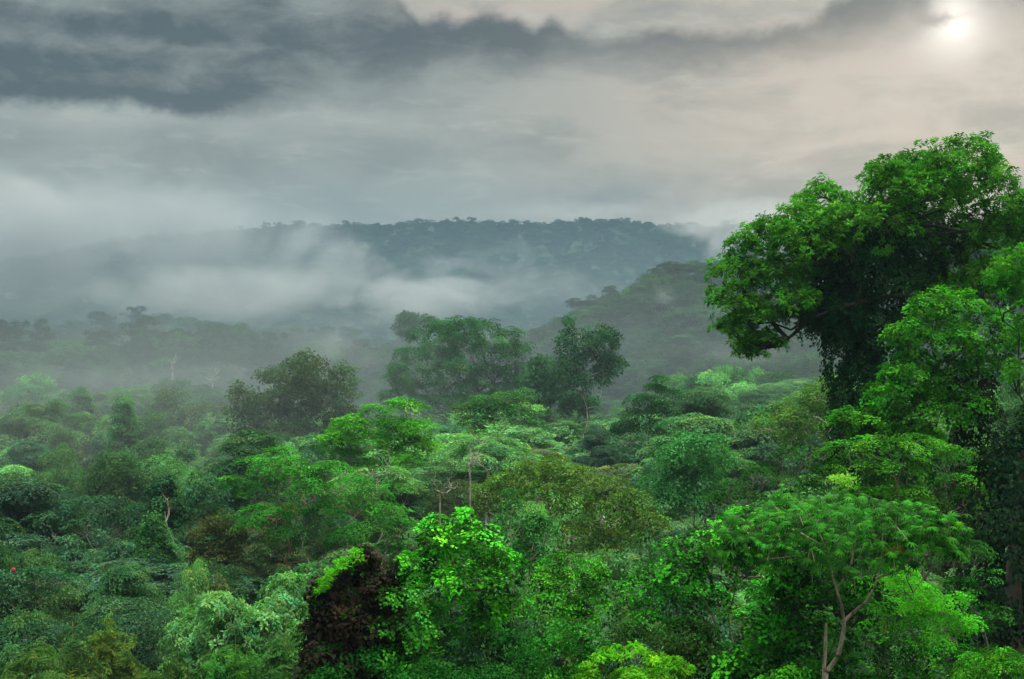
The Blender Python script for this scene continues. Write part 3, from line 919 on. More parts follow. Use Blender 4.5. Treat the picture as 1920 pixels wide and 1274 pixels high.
hero('low_bush', 'low deep-green bush at the foot of the rounded bush', 'bush', 47, [(1040, 1190, 36), (1090, 1200, 34), (1010, 1220, 34), (1060, 1240, 44), (1120, 1225, 30), (1020, 1280, 44), (1090, 1285, 44)],
     'shell', .38, 4.0, (.018, .135, .008), 41, mat=M_GLOSS, trunk_px=1060, trunk_r=.12, bright=(.4, 1.35), young=.1, group='bushes and vine mounds')  # leaf colour darkened in place of the shade low in the thicket

# ---- H11 leafy vine tower
r11, L11, rg11, b11 = hero('vine_tower', 'tall leafy vine tower with dark hollow base, right of the brown dead stump', 'vine-covered tree', 48,
     [(822, 980, 20), (815, 1010, 28), (872, 968, 14), (868, 995, 28), (905, 1005, 34), (860, 1040, 40), (925, 1045, 36), (810, 1050, 30), (880, 1085, 46), (940, 1095, 38), (815, 1100, 38), (960, 1060, 20), (850, 1140, 44),
      (915, 1150, 42), (965, 1140, 28), (800, 1150, 32), (830, 1195, 36)],
     'vine', .36, 5.2, (.034, .240, .008), 42, mat=M_GLOSS, trunk_px=885, trunk_r=.2, bright=(.18, 1.9, .45), young=.14, ragged=.25, land='the leafy vine tower', group=TREES, extra=.3)
pos, ax = column_points([P(880, 1160, 48.6), P(880, 1220, 48.6), P(890, 1320, 48.6)], [1.5, 1.6, 1.9], 4, rg11)
child_scatter(r11, b11, 'trunk_vines', 'vine', pos, ax, .34 * rg11.uniform(.6, 1.3, len(pos)), (.014, .055, .014), rg11, bright=(.3, 1.2), label='sparse dark vines over the hollow base')

# ---- H12 brown dead stump smothered in withered vines
def dead_stump():
    D = 46; rng = np.random.default_rng(43)
    base = np.array([P(655, 0, D)[0], D, ground_z(P(655, 0, D)[0], D) - .3])
    root = start('dead_stump', 'dark brown broken stump smothered in withered vines, bright leaf tuft on its shoulder', 'dead tree', base, TREES)
    path = [P(682, 1040, D), P(676, 1066, D), P(660, 1105, D), P(658, 1160, D), P(662, 1290, D), base]
    rad = [.10, .50, 1.10, 1.30, 1.35, 1.3]
    # ragged solid core
    pp = np.array(path[::-1]); t = np.linspace(0, len(pp) - 1, 60)
    core = np.stack([np.interp(t, range(len(pp)), pp[:, i]) for i in range(3)], 1)
    rr = np.interp(t, range(len(pp)), rad[::-1]) * .42
    v, f = tube(core, rr, 28)
    q = v - np.repeat(core, 28, 0)
    v = v + q * (.10 * np.sin(v[:, 2:3] * 2.3 + 3 * np.arctan2(q[:, 1:2], q[:, 0:1])) + .10 * rng.normal(0, 1, (len(v), 1)))
    o = link('trunk', mesh_from('trunk', [(v - base, f, None, M_DARK)]), root)
    lob = [(686, 1034, 5), (683, 1046, 9), (676, 1062, 17), (655, 1084, 24), (622, 1118, 30), (680, 1108, 32), (630, 1165, 36), (680, 1172, 34), (596, 1178, 18), (640, 1235, 40), (598, 1255, 24), (712, 1118, 22), (606, 1215, 26), (700, 1270, 44), (640, 1290, 50)]
    LL = [(P(x, y, D) + np.array([0, rng.uniform(-.35, .35), 0]), np.array([r, r, r * 1.1]) / FOC * D) for x, y, r in lob]
    pos, ax = crown_points(LL, 30, rng, under=1.0, inner=.3, ragged=.42, upw=.2)
    child_scatter(root, base, 'withered_vines', 'vine', pos, ax, .30 * rng.uniform(.5, 1.7, len(pos)), (.024, .018, .011), rng, label='withered brown vine leaves', bright=(.2, 1.7), hue=.07, young=.05, young_col=(1.2, 2.6, 1.4))
    gs = rng.random(len(pos)) < .13
    child_scatter(root, base, 'green_vine', 'vine', pos[gs] + np.array([0, -.12, 0]), ax[gs], rng.uniform(.16, .34, int(gs.sum())), (.030, .150, .012), rng, label='living green vine leaves among the withered ones', bright=(.3, 1.5, .5))
    path2 = [P(712, 1062, D), P(730, 1095, D), P(738, 1150, D), P(735, 1220, D), P(730, 1300, D)]
    p2, a2 = crown_points([(q + np.array([rng.normal(0, .1), rng.normal(0, .2), 0]), np.array([s_, s_, s_ * 1.2])) for q, s_ in zip(path2, [.14, .25, .34, .4, .4])], 26, rng, under=1, ragged=.35, upw=.2)
    child_scatter(root, base, 'withered_vines', 'vine', p2, a2, .30 * rng.uniform(.6, 1.5, len(p2)), (.020, .018, .009), rng, label='dry brown-green vine leaves', bright=(.16, 1.75, .52), hue=.2, young=.08, young_col=(1.3, 2.6, 1.2))
    v, f = tube(np.array(path2), np.array([.04, .12, .2, .22, .22]), 9)
    link('broken_trunk', mesh_from('broken_trunk', [(v + rng.normal(0, .02, v.shape) - base, f, None, M_DARK)]), root)
    st = []
    for k in range(24):
        a = rng.uniform(0, 6.28); i = rng.integers(0, 3)
        p = path[i + 1] + np.array([math.cos(a), math.sin(a), 0]) * rad[i + 1] * 1.05
        st.append(tube(wiggle(p + UP * .4, p - UP * rng.uniform(1.2, 3.2) + np.array([rng.normal(0, .2), 0, 0]), 8, .6, rng), np.linspace(.016, .007, 8), 4))
    child_tubes(root, base, 'vine_stem_tangle', st, M_DARK)['kind'] = 'stuff'
    # bright tuft on the left shoulder, creeping up the slanting edge
    n = 44
    tt = rng.random(n) ** 1.4
    pos = np.array([P(600 + 72 * a + rng.normal(0, 4), 1100 - 58 * a + rng.normal(0, 6) - 8 * math.sin(a * 3.1), D - .7 + rng.normal(0, .3)) for a in tt])
    child_scatter(root, base, 'leaf_tuft', 'rosette', pos, np.tile((-.3, -.4, 1), (n, 1)) + rng.normal(0, .2, (n, 3)), rng.uniform(.12, .30, n), (.075, .36, .010), rng, label='fresh bright green leaf tuft', bright=(.7, 1.2))
    pos, ax = column_points([P(590, 1110, D), P(583, 1180, D), P(590, 1280, D)], [.3, .35, .3], 5, rng)
    child_scatter(root, base, 'side_leaves', 'vine', pos, ax, rng.uniform(.15, .3, len(pos)), (.030, .090, .018), rng, bright=(.3, 1.3))
    HEROES.append(('the brown dead stump', 660, 1100, D, 1.5, base))
dead_stump()
r12, L12, rg12, b12 = hero('hanging_vines', 'string of bright heart-shaped leaves hanging between the brown stump and the leafy vine tower', 'vine', 46.5,
     [(765, 1045, 16), (772, 1062, 17), (762, 1082, 13), (764, 1105, 10), (745, 1125, 12), (750, 1160, 20), (770, 1190, 22), (740, 1215, 26), (775, 1240, 24), (745, 1270, 30)], 'vine', .28, 9, (.045, .30, .012), 44, mat=M_GLOSS, trunk_px=760, trunk_r=.05,
     extra=.2, bright=(.35, 1.3), group='bushes and vine mounds', crook=.8)
# ---- H14 yellow-green mound at the bottom edge
hero('vine_mound', 'low arching mound of yellow-green creepers at the bottom edge, dark beneath', 'vine mound', 38,
     [(1110, 1250, 18), (1130, 1238, 18), (1160, 1234, 20), (1195, 1232, 20), (1230, 1236, 20), (1262, 1246, 20), (1285, 1262, 18), (1100, 1272, 18), (1180, 1268, 34), (1230, 1275, 34)],
     'rosette', .22, 14, (.085, .290, .010), 45, trunk_px=1190, trunk_r=.1, bright=(.55, 1.3), flat=.6, under=.05, land='the arching yellow-green creeper mound', group='bushes and vine mounds')
hero('vine_mound', 'curtain of green creepers joining the brown stump to the leafy vine tower', 'vine mound', 45.4,
     [(770, 1085, 18), (735, 1120, 16), (722, 1175, 18), (730, 1230, 24), (780, 1120, 26), (765, 1160, 28), (790, 1190, 32), (755, 1210, 28), (780, 1250, 34), (740, 1270, 30), (815, 1270, 34)],
     'vine', .34, 4, (.028, .17, .010), 461, mat=M_GLOSS, trunk_px=780, trunk_r=.08, bright=(.16, 1.6, .55), young=.08, group='bushes and vine mounds', ragged=.3)
hero('vine_mound', 'dark green scrub filling the bottom edge below the leafy vine tower', 'vine mound', 44,
     [(700, 1255, 34), (760, 1262, 30), (820, 1250, 34), (960, 1210, 36), (990, 1255, 40), (930, 1262, 36), (870, 1280, 30), (620, 1290, 40)], 'tuft', .32, 5, (.010, .085, .008), 46, trunk_px=860, trunk_r=.1, bright=(.35, 1.35), group='bushes and vine mounds', young=.05)  # scrub colour taken darker to paint in the black gaps near the ground
hero('vine_mound', 'glossy green bush in the bottom corner under the shelved tree', 'vine mound', 41,
     [(1850, 1262, 44), (1900, 1255, 44), (1800, 1285, 40), (1440, 1285, 34), (1490, 1280, 30)], 'shell', .3, 6, (.048, .240, .010), 47, trunk_px=1850, trunk_r=.1, bright=(.2, 1.5, .5), group='bushes and vine mounds', young=.1)

# ------------------------------------------------------------------ middle distance
hero('tiered_tree', 'bright green tiered tree with a pale trunk, its crown in flat cloud-like layers', 'tree', 142,
     [(755, 765, 32), (705, 772, 28), (660, 795, 32), (790, 800, 26), (735, 800, 36), (640, 820, 32), (690, 830, 38), (760, 830, 36), (800, 830, 24), (615, 825, 20), (720, 858, 36), (650, 858, 30), (770, 862, 26), (680, 880, 30)],
     'spray', 1.25, .62, (.055, .250, .016), 51, flat=.5, trunk_px=718, trunk_r=.35, bark=M_PALE, under=.12, upw=1.1, bright=(.6, 1.25), land='the bright green tiered tree', group=TREES)
hero('tiered_tree', 'big green tree with fanned layers and reddish forked trunks, below the bright tiered tree', 'tree', 130,
     [(520, 850, 26), (480, 872, 32), (445, 905, 26), (560, 862, 32), (610, 885, 36), (530, 900, 40), (580, 920, 42), (660, 905, 34), (700, 920, 30), (740, 920, 26), (470, 925, 34), (650, 940, 38), (720, 955, 36), (510, 960, 40),
      (600, 970, 42), (690, 990, 42), (750, 985, 26), (540, 1000, 36), (640, 1015, 36), (480, 980, 30), (440, 975, 22), (730, 1030, 30), (500, 1020, 24), (690, 1040, 24)],
     'spray', 1.2, .62, (.040, .205, .020), 52, flat=.46, trunk_px=597, trunk_r=.40, bark=M_RUST, under=.12, upw=1.1, bright=(.55, 1.3), land='the green tree with reddish forked trunks', group=TREES)
hero('olive_tree', 'rounded olive-brown tree with pale limbs standing above the misty valley', 'tree', 215,
     [(588, 690, 36), (640, 705, 28), (555, 700, 26), (512, 712, 34), (462, 740, 28), (560, 740, 48), (620, 745, 40), (500, 765, 42), (580, 790, 46), (640, 780, 30), (450, 780, 26), (540, 815, 40), (620, 825, 36), (480, 815, 30)],
     'tuft', 1.5, .38, (.050, .092, .030), 53, flat=.7, ragged=.3, inner=.12, trunk_px=555, trunk_r=.5, bark=M_PALE, bright=(.65, 1.2), land='the olive-brown rounded tree', group=TREES, hue=.08)
hero('spreading_tree', 'great spreading dark green tree with a domed crown in the middle of the valley', 'tree', 240,
     [(870, 610, 26), (910, 612, 26), (830, 612, 26), (950, 628, 26), (790, 625, 24), (965, 655, 26), (870, 640, 40), (920, 655, 40), (820, 655, 40), (770, 665, 30), (745, 690, 22), (735, 715, 20), (790, 700, 34), (850, 690, 40), (910, 700, 36),
      (960, 695, 28), (760, 725, 24), (820, 728, 28), (880, 725, 28), (940, 730, 28), (975, 720, 20), (730, 742, 20), (790, 750, 26), (850, 752, 28), (910, 752, 26), (960, 748, 22)],
     'spray', 1.5, .36, (.028, .115, .032), 54, flat=.5, ragged=.3, inner=.12, trunk_px=880, trunk_r=.7, bright=(.6, 1.2), upw=.9, land='the great spreading tree', group=TREES, under=.55)
hero('two_headed_tree', 'dark upright tree with two ragged heads and a thin stalked tuft on top', 'tree', 225,
     [(1066, 603, 9), (1066, 625, 12), (1058, 650, 22), (1085, 645, 22), (1120, 635, 24), (1142, 635, 18), (1075, 685, 30), (1110, 668, 26), (1060, 700, 24), (1142, 675, 18), (1155, 690, 18), (1130, 698, 18), (1100, 715, 22), (1150, 700, 14)],
     'tuft', 1.5, .42, (.022, .090, .030), 55, flat=.85, trunk_px=1078, trunk_r=.4, bark=M_PALE, bright=(.55, 1.2), land='the two-headed dark tree', group=TREES, depth=.8)
hero('dark_tree', 'low dark tree tucked between the great spreading tree and the two-headed tree', 'tree', 232,
     [(1020, 690, 26), (1000, 715, 26), (1040, 720, 28), (1015, 745, 28), (1055, 750, 26), (1090, 760, 30)], 'tuft', 1.5, .6, (.024, .100, .028), 56, trunk_px=1030, trunk_r=.3, bright=(.55, 1.2), group=TREES)
hero('flat_topped_tree', 'flat-topped tree with a straight pale trunk below the great spreading tree', 'tree', 185,
     [(900, 752, 26), (950, 748, 30), (985, 738, 20), (870, 765, 20), (930, 770, 34), (975, 775, 26), (900, 790, 26), (1000, 800, 24), (880, 800, 22)], 'spray', 1.5, .55, (.045, .145, .034), 57, flat=.38, trunk_px=938, trunk_r=.34, bark=M_PALE,
     bright=(.6, 1.2), upw=1.2, under=.05, land='the flat-topped tree with the pale trunk', group=TREES, fork=.85)
hero('layered_tree', 'dark layered tree with horizontal boughs on the slope right of the two-headed tree', 'tree', 190,
     [(1240, 712, 14), (1225, 730, 20), (1255, 738, 16), (1205, 750, 24), (1240, 765, 26), (1190, 780, 26), (1225, 800, 28), (1260, 790, 20), (1170, 800, 22)], 'spray', 1.3, .7, (.026, .105, .026), 58, flat=.45, trunk_px=1220, trunk_r=.3,
     bright=(.55, 1.2), land='the dark layered tree on the slope', group=TREES)
hero('broad_tree', 'broad olive tree tipped with rusty young leaves and threaded with pale branches', 'tree', 112,
     [(990, 885, 30), (1040, 890, 34), (1090, 900, 34), (950, 910, 30), (1140, 915, 32), (1180, 940, 34), (1010, 930, 42), (1070, 945, 44), (1130, 960, 44), (1200, 975, 34), (960, 950, 34), (1000, 985, 40), (1060, 1000, 42), (1120, 1010, 40),
      (1180, 1010, 36), (1225, 985, 24), (910, 925, 24)],
     'shell', .95, 1.0, (.070, .150, .024), 59, flat=.75, trunk_px=1075, trunk_r=.4, bark=M_PALE, bright=(.55, 1.3), young=.2, young_col=(1.45, 1.1, .8), land='the broad olive tree with rusty tips', group=TREES)
hero('mint_tree', 'fresh mint-green tree with soft rounded billows at the centre right', 'tree', 128,
     [(1290, 835, 30), (1330, 840, 28), (1255, 855, 28), (1300, 870, 38), (1240, 885, 28), (1350, 870, 28), (1270, 905, 36), (1330, 905, 34), (1225, 910, 20), (1250, 935, 26), (1300, 945, 30)], 'shell', 1.05, .95, (.050, .205, .056), 60,
     flat=.8, trunk_px=1290, trunk_r=.4, bright=(.65, 1.2), land='the fresh mint-green tree', group=TREES)
hero('yellow_tree', 'thin yellow-green tree with bare white boughs, left of the towering tree', 'tree', 132,
     [(1545, 735, 32), (1510, 760, 30), (1560, 770, 32), (1480, 785, 28), (1530, 800, 34), (1450, 805, 26), (1570, 805, 26), (1490, 825, 28), (1430, 795, 20)], 'tuft', .9, .7, (.085, .185, .034), 61, flat=.7, trunk_px=1590, trunk_r=.3, bark=M_PALE,
     bright=(.65, 1.2), land='the yellow-green tree with white boughs', group=TREES, inner=.4, crook=.8)
hero('conical_vine_tree', 'pointed cone of hanging vines on the left side of the valley', 'vine-covered tree', 128,
     [(288, 975, 14), (290, 1000, 22), (285, 1030, 28), (300, 1045, 28), (270, 1055, 24), (315, 1065, 22)], 'vine', .75, 1.7, (.032, .120, .028), 62, trunk_px=290, trunk_r=.3, bright=(.55, 1.25), land='the pointed cone of vines', group=TREES, flat=1.1)
hero('dark_tower_tree', 'dark vine-wrapped tower behind the pointed cone of vines', 'vine-covered tree', 136,
     [(305, 908, 18), (300, 930, 24), (312, 950, 26), (300, 975, 24), (330, 965, 20)], 'vine', .8, 1.6, (.022, .082, .026), 63, trunk_px=308, trunk_r=.3, bark=M_PALE, bright=(.55, 1.2), land='the dark vine-wrapped tower', group=TREES, flat=1.1)
hero('dark_tower_tree', 'dark tree with a whitish blossomy top standing right of the vine-wrapped tower', 'tree', 138,
     [(375, 902, 18), (398, 910, 18), (365, 925, 22), (400, 935, 24), (378, 955, 26), (410, 965, 22)], 'shell', 1.0, 1.0, (.034, .110, .044), 64, trunk_px=385, trunk_r=.3, bright=(.6, 1.3), young=.12, young_col=(2.2, 1.8, 2.4), group=TREES)
hero('dome_tree', 'smooth grey-green dome-shaped tree on the left slope', 'tree', 168,
     [(225, 880, 36), (195, 900, 34), (255, 900, 30), (220, 915, 40), (180, 925, 24), (265, 925, 24)], 'tuft', 1.0, 1.0, (.048, .120, .038), 65, flat=.95, trunk_px=222, trunk_r=.4, bright=(.75, 1.15), land='the smooth dome-shaped tree', group=TREES, ragged=.06)
hero('umbrella_tree', 'wide dark umbrella tree with spoke-like branches showing beneath, on the left', 'tree', 138,
     [(120, 958, 30), (165, 948, 30), (210, 945, 32), (255, 958, 28), (80, 975, 28), (130, 985, 32), (180, 980, 32), (60, 1000, 24), (230, 975, 26)], 'shell', 1.1, .85, (.032, .095, .042), 66, flat=.42, trunk_px=200, trunk_r=.35, bark=M_GREY,
     bright=(.65, 1.2), under=.05, upw=1.1, land='the wide dark umbrella tree', group=TREES, fork=.75)
r67, L67, rg67, b67 = hero('umbrella_tree', 'blue-green umbrella tree with a pale many-stemmed trunk and one red flower, at the left edge', 'tree', 96,
     [(20, 1085, 28), (60, 1078, 28), (100, 1085, 26), (-20, 1095, 30), (40, 1105, 28), (90, 1110, 24), (120, 1100, 18), (0, 1120, 24), (-60, 1110, 34)], 'shell', .8, 1.5, (.036, .110, .050), 67, flat=.42, trunk_px=22, trunk_r=.26, bark=M_GREY,
     bright=(.65, 1.2), under=.05, upw=1.1, land='the blue-green umbrella tree at the left edge', group=TREES, fork=.62)
_fp = P(25, 1074, 94.5) - b67
link('flower', mesh_from('flower', [(*tube([_fp + UP * z for z in (-.5, -.12, 0, .12, .26, .34)], [.015, .02, .08, .15, .12, .03], 12), None, bark_material('red_petals', (.42, .02, .03), (.30, .012, .02)))]), r67)['label'] = 'single red flower head'
hero('brown_tree', 'dull brownish tree with drooping leaves, left of the reddish forked trunks', 'tree', 128,
     [(410, 985, 26), (385, 1010, 28), (430, 1010, 28), (400, 1045, 32), (375, 1050, 20), (440, 1050, 26), (410, 1075, 26)], 'tuft', .9, 1.3, (.072, .088, .026), 68, trunk_px=410, trunk_r=.25, bright=(.55, 1.2), young=.06, land='the dull brownish tree', group=TREES)
hero('stepped_tree', 'thin tree with flat steps of foliage on one side, right of the olive-brown tree', 'tree', 236,
     [(640, 683, 10), (655, 693, 10), (665, 716, 12), (650, 725, 12), (668, 742, 13), (640, 755, 14), (660, 775, 16)], 'spray', 1.2, 1.0, (.060, .150, .040), 69, flat=.3, trunk_px=638, trunk_r=.2, group=TREES, extra=.2, depth=.6)
hero('vine_column_tree', 'light green finger-shaped vine-covered tree on the left, beside its twin', 'vine-covered tree', 205, [(232, 760, 14), (230, 780, 18), (232, 805, 22), (225, 830, 24)], 'vine', .9, 1.5, (.055, .170, .046), 70, trunk_px=230, trunk_r=.3,
     land='the light green finger-shaped tree', group=TREES, flat=1.1)
hero('vine_column_tree', 'paler finger-shaped vine-covered tree further left, half lost in mist', 'vine-covered tree', 240, [(152, 742, 14), (150, 762, 20), (155, 785, 24)], 'vine', 1.0, 1.3, (.055, .150, .050), 71, trunk_px=152, trunk_r=.3, group=TREES, flat=1.1)
hero('hazy_tree', 'dim hazy tree rising behind the left shoulder of the great spreading tree', 'tree', 370, [(760, 598, 14), (775, 600, 14), (752, 615, 14), (770, 622, 18), (800, 605, 14), (815, 612, 14)], 'tuft', 1.9, .5, (.030, .090, .034), 72, trunk_px=772, trunk_r=.4, group=TREES)

# ---- bare and dead trees
def bare_tree(name, label, D, px, py_top, py_fork, seed, spread, mat=M_DEADWOOD, r0=.22, n=7, group='bare trees', land=None, lean=0):
    rng = np.random.default_rng(seed)
    x = (px - 960) / FOC * D
    base = np.array([x, D, ground_z(x, D) - .3])
    root = start(name, label, 'bare tree', base, group)
    fork = P(px + lean, py_fork, D)
    child_tubes(root, base, 'trunk', [tube(wiggle(base, fork, 10, .07, rng), np.linspace(r0 * 1.3, r0 * .8, 10), 8)], mat)
    tb = []
    H = (py_fork - py_top) / FOC * D
    for k in range(n):
        a = rng.uniform(0, 6.28)
        e = fork + np.array([math.cos(a) * spread * rng.uniform(.4, 1), math.sin(a) * spread * .6, H * rng.uniform(.25, 1)])
        p = wiggle(fork, e, 8, .5, rng, sag=-.05)
        tb.append(tube(p, np.linspace(r0 * .6, r0 * .14, 8), 6))
        for j in range(3):
            q0 = p[rng.integers(3, 7)]
            e2 = q0 + np.array([rng.normal(0, spread * .3), rng.normal(0, spread * .25), rng.uniform(-.1, .5) * H])
            tb.append(tube(wiggle(q0, e2, 6, .5, rng), np.linspace(r0 * .3, r0 * .07, 6), 5))
    child_tubes(root, base, 'branchwork', tb, mat)
    if land: HEROES.append((land, px, py_top, D, spread, base))
bare_tree('bare_tree', 'dead white tree with crooked antler-like boughs between the tiered tree and the flat-topped tree', 150, 880, 812, 872, 81, 1.9, land='the dead white antler-like tree', r0=.11, n=5)
bare_tree('bare_tree', 'low bleached dead branches right of the bright green tiered tree', 140, 825, 862, 925, 82, 2.6, n=5, r0=.11)
bare_tree('bare_tree', 'leaning bleached bough beside the dead white antler-like tree', 148, 905, 852, 885, 83, 2.0, n=2, r0=.10, lean=10)
bare_tree('bare_tree', 'slim pale trunk standing alone in the mist at the foot of the left hills', 400, 323, 662, 685, 84, 1.6, n=4, r0=.42)
bare_tree('bare_tree', 'pale forked trunk in the mist right of the lone slim trunk', 400, 398, 690, 715, 85, 2.6, n=3, r0=.36)
bare_tree('bare_tree', 'bare white-limbed tree just left of the towering tree', 118, 1570, 752, 800, 86, 2.0, n=6, r0=.14, lean=-14)

# ---- bamboo clumps
def bamboo(label, D, px, py, w, h, color, seed, land=None):
    rng = np.random.default_rng(seed)
    x = (px - 960) / FOC * D
    base = np.array([x, D, ground_z(x, D) - .2])
    root = start('bamboo_clump', label, 'bamboo', base, 'bamboo clumps')
    top = (637 - py) / FOC * D
    W = w / FOC * D
    st, pos, ax = [], [], []
    for k in range(60):
        a = rng.uniform(0, 6.28); rr = rng.random() ** .6
        H = (top - base[2]) * (1 - .28 * rr * rr) * rng.uniform(.88, 1.02)
        reach = W * rr * rng.uniform(.7, 1.1)
        t = np.linspace(0, 1, 14)
        p = np.stack([base[0] + math.cos(a) * (rr * .8 + reach * t ** 2.2), base[1] + math.sin(a) * (rr * .8 + reach * t ** 2.2), base[2] + H * (t - .16 * rr * t ** 4)], 1)
        st.append(tube(p, np.linspace(.055, .012, 14), 5))
        for j in range(34):
            u = rng.uniform(.45, 1.0)
            q = np.array([np.interp(u, t, p[:, i]) for i in range(3)])
            b = rng.uniform(0, 6.28)
            pos.append(q + np.array([math.cos(b), math.sin(b), -.2]) * rng.uniform(0, .7)); ax.append((math.cos(b) * .7 + math.cos(a) * .4, math.sin(b) * .7 + math.sin(a) * .4, .9))
    child_tubes(root, base, 'stem_clump', st, M_CANE)
    child_scatter(root, base, 'foliage', 'frond', pos, ax, rng.uniform(.6, 1.1, len(pos)), color, rng, bright=(.6, 1.25))
    HEROES.append((land, px, py + 40, D, W * 1.1, base))
bamboo('yellowish feathery bamboo clump on the lower left, right of the many-stemmed umbrella tree', 88, 195, 1128, 95, 60, (.105, .190, .030), 91, 'the yellowish bamboo clump')
bamboo('green bamboo clump drooping at the left bottom below the many-stemmed umbrella tree', 82, 55, 1180, 120, 60, (.075, .170, .032), 92, 'the green bamboo at the lower left')
bamboo('bright green bamboo clump along the bottom edge, left of the brown stump', 84, 440, 1185, 120, 60, (.055, .215, .028), 93, 'the bright green bamboo')
bamboo('soft green bamboo clump with yellow canes beside the brown stump', 84, 535, 1170, 80, 60, (.060, .185, .030), 94)
bamboo('dusky bamboo clump in the bottom left corner between two brighter clumps', 86, 140, 1165, 80, 60, (.060, .140, .034), 95)
bamboo('low bamboo clump at the bottom edge between the yellowish and the bright green clumps', 84, 320, 1215, 95, 60, (.065, .165, .030), 96)

# ================================================================== the rest of the forest, tree by tree
FR = np.random.default_rng(2024)

def proto(kind, seed, far=False, hi=1.0):
    """one crown and trunk about 1 unit wide in radius*10 m: returns (crown mesh, trunk mesh)"""
    rng = np.random.default_rng(seed)
    r = 5.5; h = 20.0
    q = 1.0 if not far else 1.0
    if kind == 'round':
        lobes = [(np.array([rng.normal(0, 2.2), rng.normal(0, 2.2), h - 3.6 + rng.normal(0, 1.5)]), np.array([2.2, 2.2, 1.5]) * rng.uniform(.6, 1.25)) for _ in range(15)]
        ks, sz, de, kw = 'shell', .85, 1.15 * hi, dict(under=.15, ragged=.3)
    elif kind == 'billow':
        lobes = [(np.array([math.cos(a) * rr, math.sin(a) * rr, h - 2.5 - .10 * rr * rr + rng.normal(0, 1.0)]), np.array([1.7, 1.7, 1.1]) * rng.uniform(.65, 1.3)) for a, rr in zip(rng.uniform(0, 6.28, 22), 5.2 * rng.random(22) ** .6)]
        ks, sz, de, kw = 'shell', .75, 1.25 * hi, dict(under=.15)
    elif kind == 'umbrella':
        lobes = [(np.array([math.cos(a) * rr, math.sin(a) * rr, h - 1.5 - .05 * rr * rr + rng.normal(0, .5)]), np.array([2.0, 2.0, .8]) * rng.uniform(.8, 1.2)) for a, rr in zip(rng.uniform(0, 6.28, 18), 6.0 * rng.random(18) ** .55)]
        ks, sz, de, kw = 'spray', 1.0, 1.25 * hi, dict(under=.08, upw=1.2)
    elif kind == 'tier':
        lobes = [(np.array([math.cos(a) * rr, math.sin(a) * rr, h - 1.2 - lv * 1.9 + rng.normal(0, .3)]), np.array([2.0, 2.0, .75]) * rng.uniform(.8, 1.15))
                 for lv in range(4) for a, rr in zip(rng.uniform(0, 6.28, 5), (1.0 + lv * 1.15) * rng.uniform(.6, 1.1, 5))]
        ks, sz, de, kw = 'spray', 1.0, 1.2 * hi, dict(under=.1, upw=1.1)
    elif kind == 'tuft':
        lobes = [(np.array([rng.normal(0, 2.3), rng.normal(0, 2.3), h - 4 + rng.normal(0, 2.2)]), np.array([1.8, 1.8, 1.2]) * rng.uniform(.6, 1.25)) for _ in range(17)]
        ks, sz, de, kw = 'tuft', .95, 1.15 * hi, dict(under=.25, ragged=.25)
    elif kind == 'rosette':
        lobes = [(np.array([math.cos(a) * rr, math.sin(a) * rr, h - 3 - .08 * rr * rr + rng.normal(0, .9)]), np.array([1.9, 1.9, 1.4]) * rng.uniform(.75, 1.2)) for a, rr in zip(rng.uniform(0, 6.28, 18), 5.0 * rng.random(18) ** .6)]
        ks, sz, de, kw = 'rosette', .85, 1.2 * hi, dict(under=.2, ragged=.22)
    elif kind == 'vine':
        lobes = [(np.array([rng.normal(0, .9), rng.normal(0, .9), h - 1.5 - k * 1.5]), np.array([1.2, 1.2, 1.4]) * (1 + .24 * k) * rng.uniform(.85, 1.15)) for k in range(7)]
        ks, sz, de, kw = 'vine', .75, 1.7 * hi, dict(under=.7, upw=.35)
    if kind in ('round', 'billow', 'tuft', 'rosette'):
        for k in range(9):
            a = rng.uniform(0, 6.28); rr = rng.uniform(1.5, 4.8)
            lobes.append((np.array([math.cos(a) * rr, math.sin(a) * rr, h - rng.uniform(5.5, 9.5)]), np.array([1.7, 1.7, 1.0]) * rng.uniform(.6, 1.15)))
    if not far: de *= 1.65; sz *= .78
    pos, ax = crown_points(lobes, de, rng, **kw)
    v, f, c = scatter(ks, pos, ax, sz * rng.uniform(.7, 1.3, len(pos)), rng, bright=(.34, 1.5, .34), hue=.10, young=.06)
    tv, tf = joined(limbs((0, 0, -3), lobes, .32, rng, fork=.6))
    if far:
        return mesh_from('tree', [(v, f, c, M_LEAF_FAR), (tv, tf, None, M_BARK)])
    return mesh_from('crown', [(v, f, c, M_LEAF)]), mesh_from('trunk', [(tv, tf, None, M_PALE if seed % 3 == 0 else M_BARK)])

KINDS = ['round', 'billow', 'umbrella', 'tier', 'tuft', 'rosette', 'vine']
PROTO = {k: [proto(k, 300 + 17 * i + j, hi=1.25) for j in range(3 if k != 'vine' else 2)] for i, k in enumerate(KINDS)}
SHAPE = {'round': ('round_tree', 'rounded'), 'billow': ('billowy_tree', 'billowing'), 'umbrella': ('umbrella_tree', 'flat-topped'), 'tier': ('tiered_tree', 'tiered'),
         'tuft': ('ragged_tree', 'ragged'), 'rosette': ('tufted_tree', 'tufted'), 'vine': ('vine_tree', 'vine-wrapped')}
TONES = [('mid-green', MID), ('deep green', DEEP), ('blue-green', BLUEG), ('fresh green', (.048, .170, .030)), ('olive', (.050, .090, .022)), ('bright green', (.060, .205, .028)), ('yellow-green', (.058, .160, .024)), ('mint-green', (.046, .165, .056))]
TONE_W = np.array([.26, .20, .17, .14, .07, .08, .03, .05])

